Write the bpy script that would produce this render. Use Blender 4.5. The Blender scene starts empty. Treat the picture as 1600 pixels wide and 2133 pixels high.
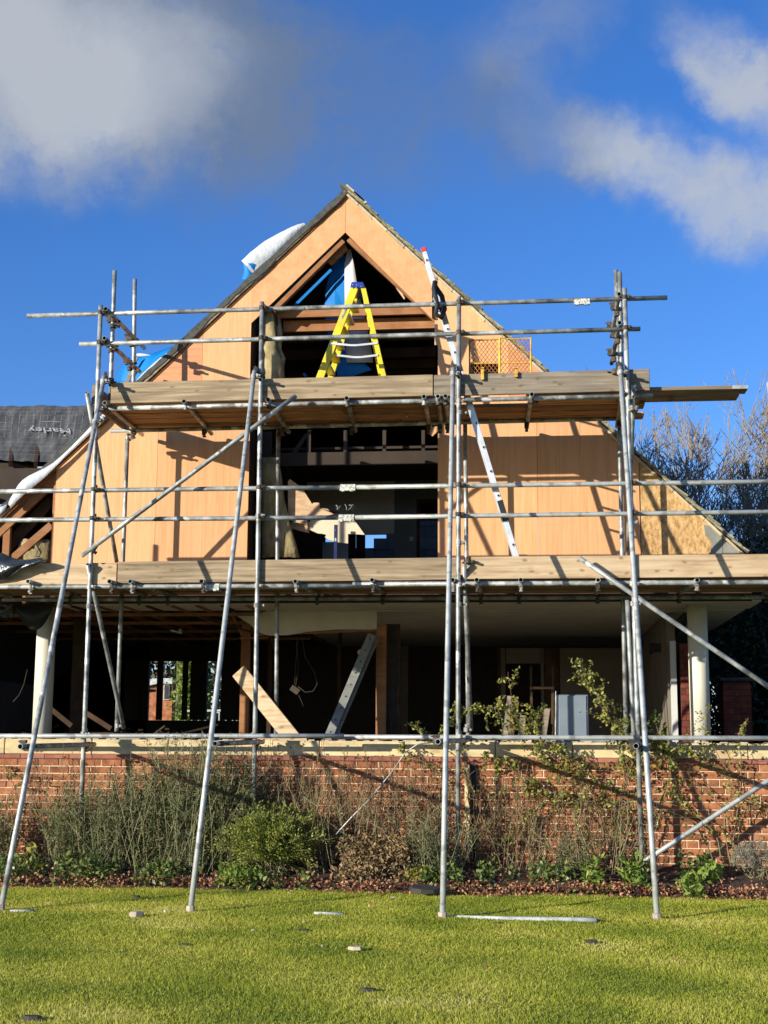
import bpy, bmesh, math, random
import numpy as np
from mathutils import Vector, Matrix, Euler
random.seed(7); rng = np.random.default_rng(7)
sc = bpy.context.scene
COL = sc.collection

# ------------------------------------------------------------ camera
F_PX = 2850.0
def _n(v): v = np.array(v, float); return v/np.linalg.norm(v)
_Y = _n((308, 479, F_PX)); _X = np.array((26800, -304, -F_PX), float)
_X = _n(_X-_Y*np.dot(_X, _Y)); _Z = _n(-np.cross(_Y, _X))
if _Z[1] > 0: _Z = -_Z
CM = np.stack([_X, _Y, _Z], 1); CC = np.array((0, -14.2, 1.4))
def _ray(x, y): return CM.T@np.array((x-800, y-1066.5, F_PX))
def at(x, y, Y):  # a point of the plane at depth Y, as surveyed from the photograph
    d = _ray(x, y); p = CC+d*(Y-CC[1])/d[1]; return Vector(p)
def atg(x, y, Z=0.):
    d = _ray(x, y); return Vector(CC+d*(Z-CC[2])/d[2])
cam = bpy.data.objects.new('camera', bpy.data.cameras.new('camera'))
COL.objects.link(cam); sc.camera = cam
r_, d_, f_ = CM[0], CM[1], CM[2]
cam.matrix_world = Matrix(((r_[0], -d_[0], -f_[0], CC[0]), (r_[1], -d_[1], -f_[1], CC[1]), (r_[2], -d_[2], -f_[2], CC[2]), (0, 0, 0, 1)))
cam.data.sensor_fit = 'HORIZONTAL'; cam.data.sensor_width = 36; cam.data.lens = 36*F_PX/1600
cam.data.clip_start = 0.1; cam.data.clip_end = 3000

# ------------------------------------------------------------ light
SUN = Vector((1.1, 1.0, -0.335)).normalized()      # direction the light travels
SUN_EL = math.asin(-SUN.z)
sl = bpy.data.lights.new('sun', 'SUN'); sl.energy = 5.0; sl.angle = math.radians(0.5); sl.color = (1.0, 0.96, 0.88)
so = bpy.data.objects.new('sun', sl); COL.objects.link(so)
so.rotation_euler = SUN.to_track_quat('-Z', 'Y').to_euler(); so.location = (-20, -20, 12)
W = bpy.data.worlds.new('World'); sc.world = W; W.use_nodes = True
def world():
    nt = W.node_tree; N = nt.nodes; L = nt.links; N.clear()
    out = N.new('ShaderNodeOutputWorld'); bg = N.new('ShaderNodeBackground'); L.new(bg.outputs[0], out.inputs[0])
    sky = N.new('ShaderNodeTexSky'); sky.sky_type = 'NISHITA'; sky.sun_disc = False
    sky.sun_elevation = SUN_EL; sky.sun_rotation = math.atan2(-SUN.x, -SUN.y)
    sky.air_density = 1.0; sky.dust_density = 0.25; sky.ozone_density = 3.0
    tint = N.new('ShaderNodeMix'); tint.data_type = 'RGBA'; tint.blend_type = 'MULTIPLY'; tint.inputs[0].default_value = 1; tint.inputs[7].default_value = (.95, 1.0, 1.36, 1)
    hsv = N.new('ShaderNodeHueSaturation'); hsv.inputs['Saturation'].default_value = 1.14; hsv.inputs['Value'].default_value = SKYV
    L.new(sky.outputs[0], tint.inputs[6]); L.new(tint.outputs[2], hsv.inputs['Color'])
    tc = N.new('ShaderNodeTexCoord')
    def noise(scale, det, vec, rough=0.55):
        n = N.new('ShaderNodeTexNoise'); n.inputs['Scale'].default_value = scale; n.inputs['Detail'].default_value = det
        n.inputs['Roughness'].default_value = rough; L.new(vec, n.inputs['Vector']); return n
    def m(op, a, b=None, c=None):
        x = N.new('ShaderNodeMath'); x.operation = op
        for i, v in enumerate((a, b, c)):
            if v is None: continue
            if isinstance(v, (int, float)): x.inputs[i].default_value = v
            else: L.new(v, x.inputs[i])
        return x.outputs[0]
    wn = noise(6.5, 9, tc.outputs['Generated'], 0.62)
    wn2 = noise(2.4, 3, tc.outputs['Generated'], 0.5); sb2 = N.new('ShaderNodeVectorMath'); sb2.operation = 'SUBTRACT'; L.new(wn2.outputs['Color'], sb2.inputs[0]); sb2.inputs[1].default_value = (.5, .5, .5)
    sc2 = N.new('ShaderNodeVectorMath'); sc2.operation = 'MULTIPLY_ADD'; L.new(sb2.outputs[0], sc2.inputs[0]); sc2.inputs[1].default_value = (.14, .14, .14); L.new(tc.outputs['Generated'], sc2.inputs[2])
    sub = N.new('ShaderNodeVectorMath'); sub.operation = 'SUBTRACT'; L.new(wn.outputs['Color'], sub.inputs[0]); sub.inputs[1].default_value = (.5, .5, .5)
    scl = N.new('ShaderNodeVectorMath'); scl.operation = 'SCALE'; L.new(sub.outputs[0], scl.inputs[0]); scl.inputs['Scale'].default_value = 0.13
    add = N.new('ShaderNodeVectorMath'); add.operation = 'ADD'; L.new(sc2.outputs[0], add.inputs[0]); L.new(scl.outputs[0], add.inputs[1])
    P = add.outputs[0]
    def blobs(lst):
        acc = None
        for (px, py, a, b, ang, wgt) in lst:
            d = Vector(_ray(px, py)).normalized()
            right = Vector(CM[0]); up = -Vector(CM[1]); right = (right-d*right.dot(d)).normalized(); up = d.cross(-right).normalized()
            if up.z < 0: up = -up
            ca, sa = math.cos(math.radians(ang)), math.sin(math.radians(ang))
            u = right*ca+up*sa; v = -right*sa+up*ca
            R = Matrix((u, v, u.cross(v))).transposed()
            mp = N.new('ShaderNodeMapping'); mp.vector_type = 'TEXTURE'
            mp.inputs['Location'].default_value = d; mp.inputs['Rotation'].default_value = R.to_euler()
            mp.inputs['Scale'].default_value = (a/F_PX, b/F_PX, .5)
            L.new(P, mp.inputs['Vector'])
            g = N.new('ShaderNodeTexGradient'); g.gradient_type = 'SPHERICAL'; L.new(mp.outputs[0], g.inputs[0])
            x = m('MULTIPLY', m('SMOOTH_MIN', g.outputs['Fac'], .6, .3), wgt*1.6)
            acc = x if acc is None else m('ADD', acc, x)
        return acc
    # the grey cloud bank and the white clouds, as directions on the sky
    dens = blobs([(120, 150, 600, 300, -8, .95), (420, 190, 560, 260, -20, .60), (760, 270, 640, 220, -14, .42), (900, 120, 460, 200, 0, .22), (1170, 70, 260, 120, 50, .30), (60, -250, 900, 430, 0, .8),
                  (430, 420, 330, 100, -15, .22), (1490, 150, 200, 100, -38, .52), (1650, 240, 260, 100, -15, .50), (1200, 350, 320, 110, -22, .34), (1450, 410, 380, 120, -18, .50), (1650, 460, 300, 150, -15, .55),
                  (-900, 300, 900, 400, 0, .8), (2600, 0, 900, 500, 0, .8), (2300, 900, 700, 260, 0, .6), (400, -1500, 1500, 700, 10, .8)])
    lit = blobs([(90, 210, 460, 260, 0, 1.1), (200, 90, 420, 220, -20, .55), (1490, 165, 260, 200, -35, 1.4), (1640, 450, 460, 240, -20, 1.2), (1330, 360, 300, 130, -20, .7), (1150, 60, 250, 180, 35, .6),
                 (-900, 300, 900, 400, 0, .8), (2600, 0, 900, 500, 0, .8)])
    n2 = noise(5.0, 12, P, 0.62); n2b = noise(17, 10, P, 0.7)
    dn = m('MULTIPLY', dens, m('ADD', m('ADD', m('MULTIPLY', n2.outputs['Fac'], 1.5), m('MULTIPLY', n2b.outputs['Fac'], 1.7)), -.55))
    mr = N.new('ShaderNodeMapRange'); mr.interpolation_type = 'SMOOTHERSTEP'; L.new(dn, mr.inputs['Value'])
    mr.inputs['From Min'].default_value = -.10; mr.inputs['From Max'].default_value = 1.5; mr.inputs['To Min'].default_value = 0; mr.inputs['To Max'].default_value = 0.84
    n3 = noise(8, 9, P, 0.6)
    ln = m('MULTIPLY', lit, m('ADD', n3.outputs['Fac'], .35))
    cr = N.new('ShaderNodeMix'); cr.data_type = 'RGBA'; L.new(m('MINIMUM', m('MULTIPLY', ln, .9), 1.0), cr.inputs[0])
    cr.inputs[6].default_value = (*[c*CLV for c in (.22, .285, .40)], 1); cr.inputs[7].default_value = (*[c*CLV for c in (.72, .755, .785)], 1)
    mx = N.new('ShaderNodeMix'); mx.data_type = 'RGBA'; L.new(mr.outputs[0], mx.inputs[0]); L.new(hsv.outputs[0], mx.inputs[6]); L.new(cr.outputs[2], mx.inputs[7])
    L.new(mx.outputs[2], bg.inputs[0]); bg.inputs[1].default_value = 0.10
SKYV = 1.08; CLV = 5.2
world()
sc.view_settings.view_transform = 'Standard'; sc.view_settings.look = 'None'; sc.view_settings.gamma = 1
sc.view_settings.use_curve_mapping = False; sc.view_settings.exposure = 0.55

# ------------------------------------------------------------ materials
MT = {}
def mat(name, cols, scale=(5, 5, 5), rough=.8, metal=0., bump=0., det=5, nr=.6, rnd=.15, contrast=(.3, .7), scale2=None, amt2=.25, col2=None, isl=False, trans=0., spec=.3, thr2=(.45, .6)):
    """procedural surface: noise between 2+ colours, per-object and per-piece variation, second noise for wear"""
    m_ = bpy.data.materials.new(name); m_.use_nodes = True; nt = m_.node_tree; N = nt.nodes; L = nt.links
    b = N['Principled BSDF']; out = N['Material Output']
    b.inputs['Roughness'].default_value = rough; b.inputs['Metallic'].default_value = metal
    b.inputs['Specular IOR Level'].default_value = spec
    tc = N.new('ShaderNodeTexCoord'); oi = N.new('ShaderNodeObjectInfo'); geo = N.new('ShaderNodeNewGeometry')
    ad = N.new('ShaderNodeVectorMath'); ad.operation = 'MULTIPLY_ADD'; L.new(oi.outputs['Random'], ad.inputs[0]); ad.inputs[1].default_value = (17, 31, 23); L.new(tc.outputs['Object'], ad.inputs[2])
    mp = N.new('ShaderNodeMapping'); mp.inputs['Scale'].default_value = scale; L.new(ad.outputs[0], mp.inputs['Vector'])
    nz = N.new('ShaderNodeTexNoise'); nz.inputs['Scale'].default_value = 1; nz.inputs['Detail'].default_value = det; nz.inputs['Roughness'].default_value = nr
    L.new(mp.outputs[0], nz.inputs['Vector'])
    rp = N.new('ShaderNodeValToRGB'); e = rp.color_ramp.elements
    fac = nz.outputs['Fac']; lo, hi = contrast
    if isl:
        fac = geo.outputs['Random Per Island']; lo, hi = 0., 1.
    k = len(cols)
    e[0].position = lo; e[0].color = (*cols[0], 1); e[1].position = hi; e[1].color = (*cols[-1], 1)
    for i in range(1, k-1):
        x = e.new(lo+(hi-lo)*i/(k-1)); x.color = (*cols[i], 1)
    L.new(fac, rp.inputs[0]); c = rp.outputs[0]
    if scale2 is not None:
        mp2 = N.new('ShaderNodeMapping'); mp2.inputs['Scale'].default_value = scale2; L.new(ad.outputs[0], mp2.inputs['Vector'])
        n2 = N.new('ShaderNodeTexNoise'); n2.inputs['Scale'].default_value = 1; n2.inputs['Detail'].default_value = 6; L.new(mp2.outputs[0], n2.inputs['Vector'])
        mr = N.new('ShaderNodeMapRange'); L.new(n2.outputs['Fac'], mr.inputs[0]); mr.inputs[1].default_value = thr2[0]; mr.inputs[2].default_value = thr2[1]; mr.inputs[4].default_value = amt2
        mx = N.new('ShaderNodeMix'); mx.data_type = 'RGBA'; L.new(mr.outputs[0], mx.inputs[0]); L.new(c, mx.inputs[6]); mx.inputs[7].default_value = (*(col2 or (0, 0, 0)), 1); c = mx.outputs[2]
    if rnd:
        fr = N.new('ShaderNodeMath'); fr.operation = 'ADD'; L.new(oi.outputs['Random'], fr.inputs[0]); L.new(geo.outputs['Random Per Island'], fr.inputs[1])
        f2 = N.new('ShaderNodeMath'); f2.operation = 'FRACT'; L.new(fr.outputs[0], f2.inputs[0])
        m2 = N.new('ShaderNodeMapRange'); L.new(f2.outputs[0], m2.inputs[0]); m2.inputs[3].default_value = 1-rnd; m2.inputs[4].default_value = 1+rnd
        sc_ = N.new('ShaderNodeVectorMath'); sc_.operation = 'SCALE'; L.new(c, sc_.inputs[0]); L.new(m2.outputs[0], sc_.inputs['Scale']); c = sc_.outputs[0]
    L.new(c, b.inputs['Base Color'])
    if bump:
        bp = N.new('ShaderNodeBump'); bp.inputs['Strength'].default_value = min(1, bump); bp.inputs['Distance'].default_value = .004+.01*bump
        L.new(nz.outputs['Fac'], bp.inputs['Height']); L.new(bp.outputs[0], b.inputs['Normal'])
    if trans:
        tr = N.new('ShaderNodeBsdfTranslucent'); L.new(c, tr.inputs[0]); ms = N.new('ShaderNodeMixShader'); ms.inputs[0].default_value = trans
        L.new(b.outputs[0], ms.inputs[1]); L.new(tr.outputs[0], ms.inputs[2]); L.new(ms.outputs[0], out.inputs[0])
    MT[name] = m_; return m_
def knots(m_, s=(3.2, 6, 6.0), col=(.10, .055, .02), r=(.02, .13)):
    """dark round knots on timber, from a stretched cell texture"""
    nt = m_.node_tree; N = nt.nodes; L = nt.links; b = N['Principled BSDF']; src = b.inputs['Base Color'].links[0].from_socket
    tc = N.new('ShaderNodeTexCoord'); oi = N.new('ShaderNodeObjectInfo')
    ad = N.new('ShaderNodeVectorMath'); ad.operation = 'MULTIPLY_ADD'; L.new(oi.outputs['Random'], ad.inputs[0]); ad.inputs[1].default_value = (7, 5, 3); L.new(tc.outputs['Object'], ad.inputs[2])
    nz = N.new('ShaderNodeTexNoise'); nz.inputs['Scale'].default_value = 7; L.new(ad.outputs[0], nz.inputs['Vector'])
    wp = N.new('ShaderNodeVectorMath'); wp.operation = 'MULTIPLY_ADD'; L.new(nz.outputs['Color'], wp.inputs[0]); wp.inputs[1].default_value = (.05, .05, .05); L.new(ad.outputs[0], wp.inputs[2])
    mp = N.new('ShaderNodeMapping'); mp.inputs['Scale'].default_value = s; L.new(wp.outputs[0], mp.inputs[0])
    sx = N.new('ShaderNodeSeparateXYZ'); L.new(mp.outputs[0], sx.inputs[0]); cb = N.new('ShaderNodeCombineXYZ'); L.new(sx.outputs[0], cb.inputs[0]); L.new(sx.outputs[2], cb.inputs[1])
    v = N.new('ShaderNodeTexVoronoi'); v.voronoi_dimensions = '2D'; v.inputs['Scale'].default_value = 1; L.new(cb.outputs[0], v.inputs['Vector'])
    mr = N.new('ShaderNodeMapRange'); mr.interpolation_type = 'SMOOTHSTEP'; L.new(v.outputs['Distance'], mr.inputs[0]); mr.inputs[1].default_value = r[0]; mr.inputs[2].default_value = r[1]; mr.inputs[3].default_value = .8; mr.inputs[4].default_value = 0
    mx = N.new('ShaderNodeMix'); mx.data_type = 'RGBA'; L.new(mr.outputs[0], mx.inputs[0]); L.new(src, mx.inputs[6]); mx.inputs[7].default_value = (*col, 1); L.new(mx.outputs[2], b.inputs['Base Color'])
mat('ply', [(.58, .285, .115), (.67, .355, .155), (.72, .40, .185)], scale=(38, 8, 1.3), rough=.75, rnd=.09, contrast=(.25, .75), scale2=(90, 10, 5), amt2=.22, col2=(.47, .20, .075), thr2=(.5, .66), bump=.03)
mat('ply_diag', [(.60, .28, .115), (.68, .36, .165)], scale=(9, 9, 9), rough=.75, rnd=.04, scale2=(40, 5, 3), amt2=.22, col2=(.5, .21, .085), thr2=(.48, .62), bump=.04)
mat('ply_pink', [(.56, .245, .11), (.64, .31, .14)], scale=(2, 8, 30), rough=.75, rnd=.04, scale2=(4, 5, 60), amt2=.25, col2=(.45, .17, .07), bump=.04)
mat('osb', [(.30, .16, .06), (.52, .31, .115), (.64, .43, .19)], scale=(26, 26, 13), rough=.8, det=3, rnd=.05, contrast=(.3, .68), scale2=(55, 20, 30), amt2=.6, col2=(.22, .10, .035), thr2=(.56, .66), bump=.3)
mat('galv', [(.10, .10, .085), (.27, .275, .245), (.46, .46, .415)], scale=(7, 7, 7), rough=.5, metal=.30, rnd=.22, contrast=(.32, .68), scale2=(5, 5, 5), amt2=.75, col2=(.64, .62, .55), thr2=(.58, .63), bump=.12, spec=.5)
mat('galv_light', [(.28, .285, .25), (.40, .405, .36), (.48, .48, .43)], scale=(9, 9, 9), rough=.5, metal=.3, rnd=.05, scale2=(7, 7, 10), amt2=.7, col2=(.17, .165, .14), thr2=(.57, .63), bump=.06, spec=.5)
mat('coupler', [(.16, .15, .125), (.30, .28, .24), (.42, .40, .36)], scale=(40, 40, 40), rough=.6, metal=.35, rnd=.3, bump=.3)
mat('coupler_rust', [(.03, .024, .019), (.075, .058, .043), (.16, .14, .115)], scale=(40, 40, 40), rough=.75, metal=.2, rnd=.3, bump=.3)
mat('sleeve', [(.14, .13, .10), (.50, .49, .40), (.66, .65, .55)], scale=(45, 45, 45), rough=.7, rnd=.1, bump=.4, contrast=(.38, .6))
mat('board', [(.15, .105, .06), (.29, .21, .12), (.42, .325, .20)], scale=(1.5, 18, 30), rough=.85, rnd=.12, contrast=(.3, .7), scale2=(3.5, 6, 7), amt2=.55, col2=(.22, .165, .10), thr2=(.5, .68), bump=.35)
mat('board_new', [(.34, .22, .12), (.50, .355, .20), (.60, .45, .27)], scale=(1.5, 18, 30), rough=.8, rnd=.06, contrast=(.3, .7), scale2=(3.5, 6, 7), amt2=.55, col2=(.34, .21, .095), thr2=(.55, .68), bump=.3)
knots(mat('board_grey', [(.13, .10, .068), (.225, .18, .125), (.33, .27, .19)], scale=(1.5, 18, 30), rough=.88, rnd=.08, contrast=(.3, .7), scale2=(3.5, 6, 7), amt2=.55, col2=(.17, .14, .10), thr2=(.5, .68), bump=.35), col=(.13, .085, .045))
for k_ in ('board', 'board_new'): knots(MT[k_], col=(.20, .12, .055))
mat('board_under', [(.17, .095, .045), (.34, .20, .095), (.44, .27, .13)], scale=(2.2, 20, 20), rough=.85, rnd=.3, contrast=(.3, .7), scale2=(3, 20, 12), amt2=.5, col2=(.12, .06, .025), bump=.2)
mat('timber', [(.24, .10, .035), (.38, .18, .07)], scale=(4, 4, 4), rough=.8, rnd=.15, bump=.2, scale2=(2, 30, 30), amt2=.4, col2=(.22, .09, .035))
mat('timber_old_shaded', [(.035, .018, .009), (.085, .045, .02)], scale=(6, 6, 6), rough=.85, rnd=.25, bump=.2)  # inside timber, darkened so that the shade indoors sits in the colour
mat('brick', [(.15, .052, .022), (.31, .112, .045), (.43, .18, .080)], scale=(7, 7, 7), rough=.9, rnd=.22, contrast=(.3, .7), scale2=(30, 30, 30), amt2=.45, col2=(.15, .05, .028), thr2=(.52, .7), bump=.5)
mat('brick_shaded', [(.08, .02, .012), (.15, .035, .02), (.19, .055, .03)], scale=(9, 9, 9), rough=.9, rnd=.2, bump=.4)  # red brick with the shade on pier and pillar put into the colour
mat('brick_pink', [(.26, .085, .055), (.36, .135, .085)], scale=(9, 9, 9), rough=.9, rnd=.2, bump=.4, scale2=(20, 20, 20), amt2=.4, col2=(.20, .10, .07))
mat('mortar', [(.66, .50, .29), (.82, .66, .43)], scale=(20, 20, 20), rough=.95, rnd=0, bump=.4)
mat('stone', [(.44, .31, .15), (.62, .46, .23), (.72, .57, .32)], scale=(5, 5, 9), rough=.9, rnd=.07, contrast=(.3, .7), scale2=(3.5, 3.5, 8), amt2=.5, col2=(.27, .26, .14), thr2=(.48, .7), bump=.35)
mat('cream', [(.56, .50, .38), (.64, .58, .45)], scale=(2, 2, 2), rough=.85, rnd=0, bump=.05, scale2=(4, 4, 1.5), amt2=.2, col2=(.35, .29, .2))
mat('column_paint', [(.60, .56, .42), (.68, .63, .48)], scale=(4, 4, 3), rough=.6, rnd=0, bump=.03, scale2=(14, 14, 2), amt2=.12, col2=(.45, .42, .30))
mat('plaster_torn', [(.55, .36, .20), (.66, .46, .27)], scale=(4, 4, 4), rough=.9, rnd=.05, bump=.1, scale2=(6, 6, 24), amt2=.4, col2=(.38, .20, .10))
mat('plaster_cream', [(.62, .52, .35), (.68, .58, .40)], scale=(4, 4, 4), rough=.9, rnd=.05, bump=.1)
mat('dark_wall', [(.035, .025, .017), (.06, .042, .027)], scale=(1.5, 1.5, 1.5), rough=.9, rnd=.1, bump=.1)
mat('grey_wall', [(.14, .155, .15), (.18, .19, .185)], scale=(2, 2, 2), rough=.85, rnd=0)
mat('cream_shaded', [(.15, .125, .09), (.20, .17, .125)], scale=(2, 2, 2), rough=.9, rnd=.05)  # cream walls with the dimness of the unlit room put into the colour
mat('white_wall', [(.52, .50, .44), (.62, .60, .53)], scale=(2, 2, 2), rough=.8, rnd=0)
mat('block', [(.40, .41, .40), (.50, .505, .49)], scale=(14, 14, 14), rough=.95, rnd=.12, bump=.5)
mat('membrane_white', [(.50, .505, .50), (.66, .66, .655)], scale=(11, 7, 7), rough=.6, rnd=.03, bump=1.0, trans=.12, det=3, scale2=(3, 3, 3), amt2=.15, col2=(.45, .46, .47))
mat('membrane_grey', [(.24, .245, .25), (.31, .315, .32)], scale=(4, 4, 2), rough=.7, rnd=0, bump=.15, trans=.1)
mat('membrane_blue', [(.005, .20, .56), (.01, .29, .76)], scale=(5, 5, 2), rough=.55, rnd=.05, bump=.25, trans=.3)
mat('felt', [(.035, .035, .028), (.085, .085, .07)], scale=(12, 12, 12), rough=.85, rnd=.1, bump=.5)
mat('membrane_black', [(.040, .040, .036), (.085, .083, .074), (.15, .145, .13)], scale=(9, 3, 3), rough=.55, rnd=0, bump=.3, contrast=(.3, .75))
mat('print_white', [(.10, .10, .09), (.40, .40, .37)], scale=(30, 30, 30), rough=.8, rnd=0, contrast=(.35, .55))
mat('tarp', [(.016, .019, .021), (.035, .039, .042)], scale=(7, 7, 7), rough=.28, rnd=0, bump=1.0, det=4, spec=.6)
mat('tile', [(.105, .095, .055), (.23, .20, .13), (.34, .31, .20)], scale=(26, 26, 26), rough=.95, rnd=.3, bump=.7, contrast=(.3, .7), scale2=(9, 9, 9), amt2=.6, col2=(.11, .12, .035), thr2=(.5, .65))
mat('undercloak', [(.40, .32, .19), (.55, .46, .30)], scale=(20, 20, 20), rough=.95, rnd=.2, bump=.5)
mat('grey_patch', [(.18, .18, .145), (.27, .265, .21)], scale=(8, 8, 8), rough=.9, rnd=0, bump=.3)
mat('alu', [(.56, .55, .50), (.72, .71, .66)], scale=(4, 4, 14), rough=.42, metal=.45, rnd=.06, bump=.05, spec=.5)
mat('alu_old', [(.22, .22, .19), (.35, .34, .29)], scale=(6, 6, 14), rough=.6, metal=.3, rnd=.1)
mat('yellow', [(.70, .52, .008), (.82, .64, .012)], scale=(5, 5, 5), rough=.4, rnd=0, spec=.5, scale2=(14, 14, 9), amt2=.35, col2=(.36, .28, .06))
mat('yellow_worn', [(.40, .10, .03), (.62, .36, .05), (.72, .48, .06)], scale=(13, 13, 13), rough=.6, rnd=.1, contrast=(.35, .6))
mat('mesh_orange', [(.30, .07, .03), (.55, .24, .05)], scale=(9, 9, 9), rough=.6, rnd=.1, contrast=(.35, .6))
mat('navy', [(.006, .012, .06), (.01, .02, .09)], scale=(5, 5, 5), rough=.5, rnd=0)
mat('membrane_bright', [(.74, .74, .73), (.84, .84, .82)], scale=(9, 5, 5), rough=.7, rnd=0, bump=.6, trans=.2)  # white membrane lightened in colour to offset weak light in the gable
mat('blue_plastic', [(.012, .035, .23), (.02, .05, .30)], scale=(5, 5, 5), rough=.4, rnd=0)
mat('red_plastic', [(.55, .035, .03), (.65, .05, .04)], scale=(5, 5, 5), rough=.5, rnd=0)
mat('black', [(.012, .012, .012), (.03, .03, .028)], scale=(9, 9, 9), rough=.6, rnd=0)
mat('wool', [(.20, .15, .065), (.42, .33, .16)], scale=(14, 14, 7), rough=1, rnd=.1, bump=1., contrast=(.3, .65))
mat('soil', [(.035, .022, .012), (.085, .055, .03)], scale=(18, 18, 18), rough=1, rnd=0, bump=.8)
mat('terrace', [(.09, .075, .055), (.16, .13, .10)], scale=(4, 4, 4), rough=.95, rnd=.05, bump=.3)
mat('far_ground', [(.05, .08, .02), (.09, .12, .035)], scale=(.3, .3, .3), rough=1, rnd=0)
mat('lawn', [(.12, .15, .015), (.20, .22, .03), (.26, .25, .05)], scale=(1.1, 1.1, 1.1), rough=1, rnd=0, bump=.3, scale2=(40, 40, 40), amt2=.4, col2=(.04, .06, .01))
mat('grey_steel', [(.185, .22, .24), (.24, .275, .295)], scale=(3, 3, 3), rough=.45, metal=.3, rnd=0)
mat('pale_shaded', [(.045, .034, .024), (.075, .057, .04)], scale=(10, 10, 10), rough=.9, rnd=.2)  # pale walls and fittings, room darkness mixed into the colour
mat('slate', [(.025, .022, .018), (.06, .05, .042)], scale=(12, 12, 12), rough=.8, rnd=.3, bump=.4)
mat('slate_pale', [(.14, .17, .17), (.22, .25, .245)], scale=(14, 14, 14), rough=.7, rnd=.1, bump=.4, scale2=(20, 20, 20), amt2=.4, col2=(.12, .13, .12))
mat('rubble_pale', [(.33, .25, .18), (.50, .42, .33)], scale=(20, 20, 20), rough=.9, rnd=.15, bump=.4)
mat('white_pvc', [(.28, .28, .25), (.50, .50, .46)], scale=(9, 9, 9), rough=.6, rnd=.05, contrast=(.35, .6))
mat('bark', [(.10, .08, .055), (.22, .18, .13)], scale=(8, 8, 2), rough=.95, rnd=.1, bump=.4)
mat('twig', [(.22, .175, .12), (.34, .28, .20)], scale=(4, 4, 4), rough=.9, rnd=.15)
mat('stem', [(.13, .12, .05), (.30, .25, .13), (.12, .16, .05)], isl=True, rough=.9, rnd=0)
mat('stem_red', [(.12, .06, .03), (.25, .15, .08), (.15, .15, .06)], isl=True, rough=.85, rnd=0)
mat('wicker', [(.30, .14, .05), (.55, .30, .12)], scale=(30, 4, 30), rough=.9, rnd=.1, bump=.4)
def leafmat(name, cols, rough=.55, trans=.3): mat(name, cols, isl=True, rough=rough, trans=trans, rnd=0, spec=.35)
leafmat('lf_shrub', [(.12, .16, .022), (.24, .27, .04), (.38, .38, .08)])
leafmat('lf_aster', [(.04, .065, .022), (.10, .13, .045), (.17, .19, .075), (.26, .19, .10)])
leafmat('lf_rose', [(.08, .12, .025), (.20, .23, .045), (.42, .38, .07), (.20, .16, .06)])
leafmat('lf_bright', [(.09, .16, .02), (.18, .26, .035), (.30, .34, .06)])
leafmat('lf_ivy', [(.045, .085, .02), (.12, .17, .035), (.24, .26, .07)], rough=.4)
leafmat('lf_yellow', [(.30, .27, .04), (.42, .36, .07), (.22, .24, .04)])
leafmat('lf_dead', [(.20, .065, .03), (.40, .16, .065), (.62, .34, .17), (.10, .045, .025), (.50, .20, .10)], rough=.8, trans=.15)
leafmat('lf_dry', [(.20, .13, .06), (.38, .27, .12), (.30, .17, .08), (.16, .15, .06)], rough=.8, trans=.2)
leafmat('lf_mix', [(.035, .06, .02), (.11, .14, .045), (.16, .17, .06), (.32, .23, .12)])
leafmat('lf_grey', [(.16, .16, .11), (.26, .25, .18)], rough=.8, trans=.15)
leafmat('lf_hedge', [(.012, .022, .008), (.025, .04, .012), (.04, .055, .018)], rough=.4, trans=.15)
leafmat('lf_far', [(.03, .035, .015), (.07, .065, .03), (.12, .10, .05)], trans=.25)
leafmat('lf_russet', [(.12, .06, .035), (.19, .11, .06)], trans=.2)
def grassmat():
    m_ = bpy.data.materials.new('grass_blade'); m_.use_nodes = True; nt = m_.node_tree; N = nt.nodes; L = nt.links; b = N['Principled BSDF']
    tc = N.new('ShaderNodeTexCoord'); geo = N.new('ShaderNodeNewGeometry')
    n1 = N.new('ShaderNodeTexNoise'); n1.inputs['Scale'].default_value = .9; n1.inputs['Detail'].default_value = 6; L.new(tc.outputs['Object'], n1.inputs[0])
    a = N.new('ShaderNodeMath'); a.operation = 'MULTIPLY_ADD'; L.new(geo.outputs['Random Per Island'], a.inputs[0]); a.inputs[1].default_value = .34
    mr = N.new('ShaderNodeMapRange'); L.new(n1.outputs['Fac'], mr.inputs[0]); mr.inputs[1].default_value = .33; mr.inputs[2].default_value = .67; mr.inputs[4].default_value = .6
    L.new(mr.outputs[0], a.inputs[2])
    rp = N.new('ShaderNodeValToRGB'); e = rp.color_ramp.elements; e[0].color = (0.142, 0.208, 0.019, 1); e[1].color = (0.807, 0.678, 0.336, 1); e[1].position = 1.
    x = e.new(.4); x.color = (0.343, 0.373, 0.034, 1); x = e.new(.75); x.color = (0.586, 0.542, 0.084, 1)
    L.new(a.outputs[0], rp.inputs[0]); L.new(rp.outputs[0], b.inputs['Base Color']); b.inputs['Roughness'].default_value = .5; b.inputs['Specular IOR Level'].default_value = .3
    tr = N.new('ShaderNodeBsdfTranslucent'); L.new(rp.outputs[0], tr.inputs[0]); ms = N.new('ShaderNodeMixShader'); ms.inputs[0].default_value = .35
    L.new(b.outputs[0], ms.inputs[1]); L.new(tr.outputs[0], ms.inputs[2]); L.new(ms.outputs[0], N['Material Output'].inputs[0]); MT['grass_blade'] = m_
grassmat()

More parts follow.
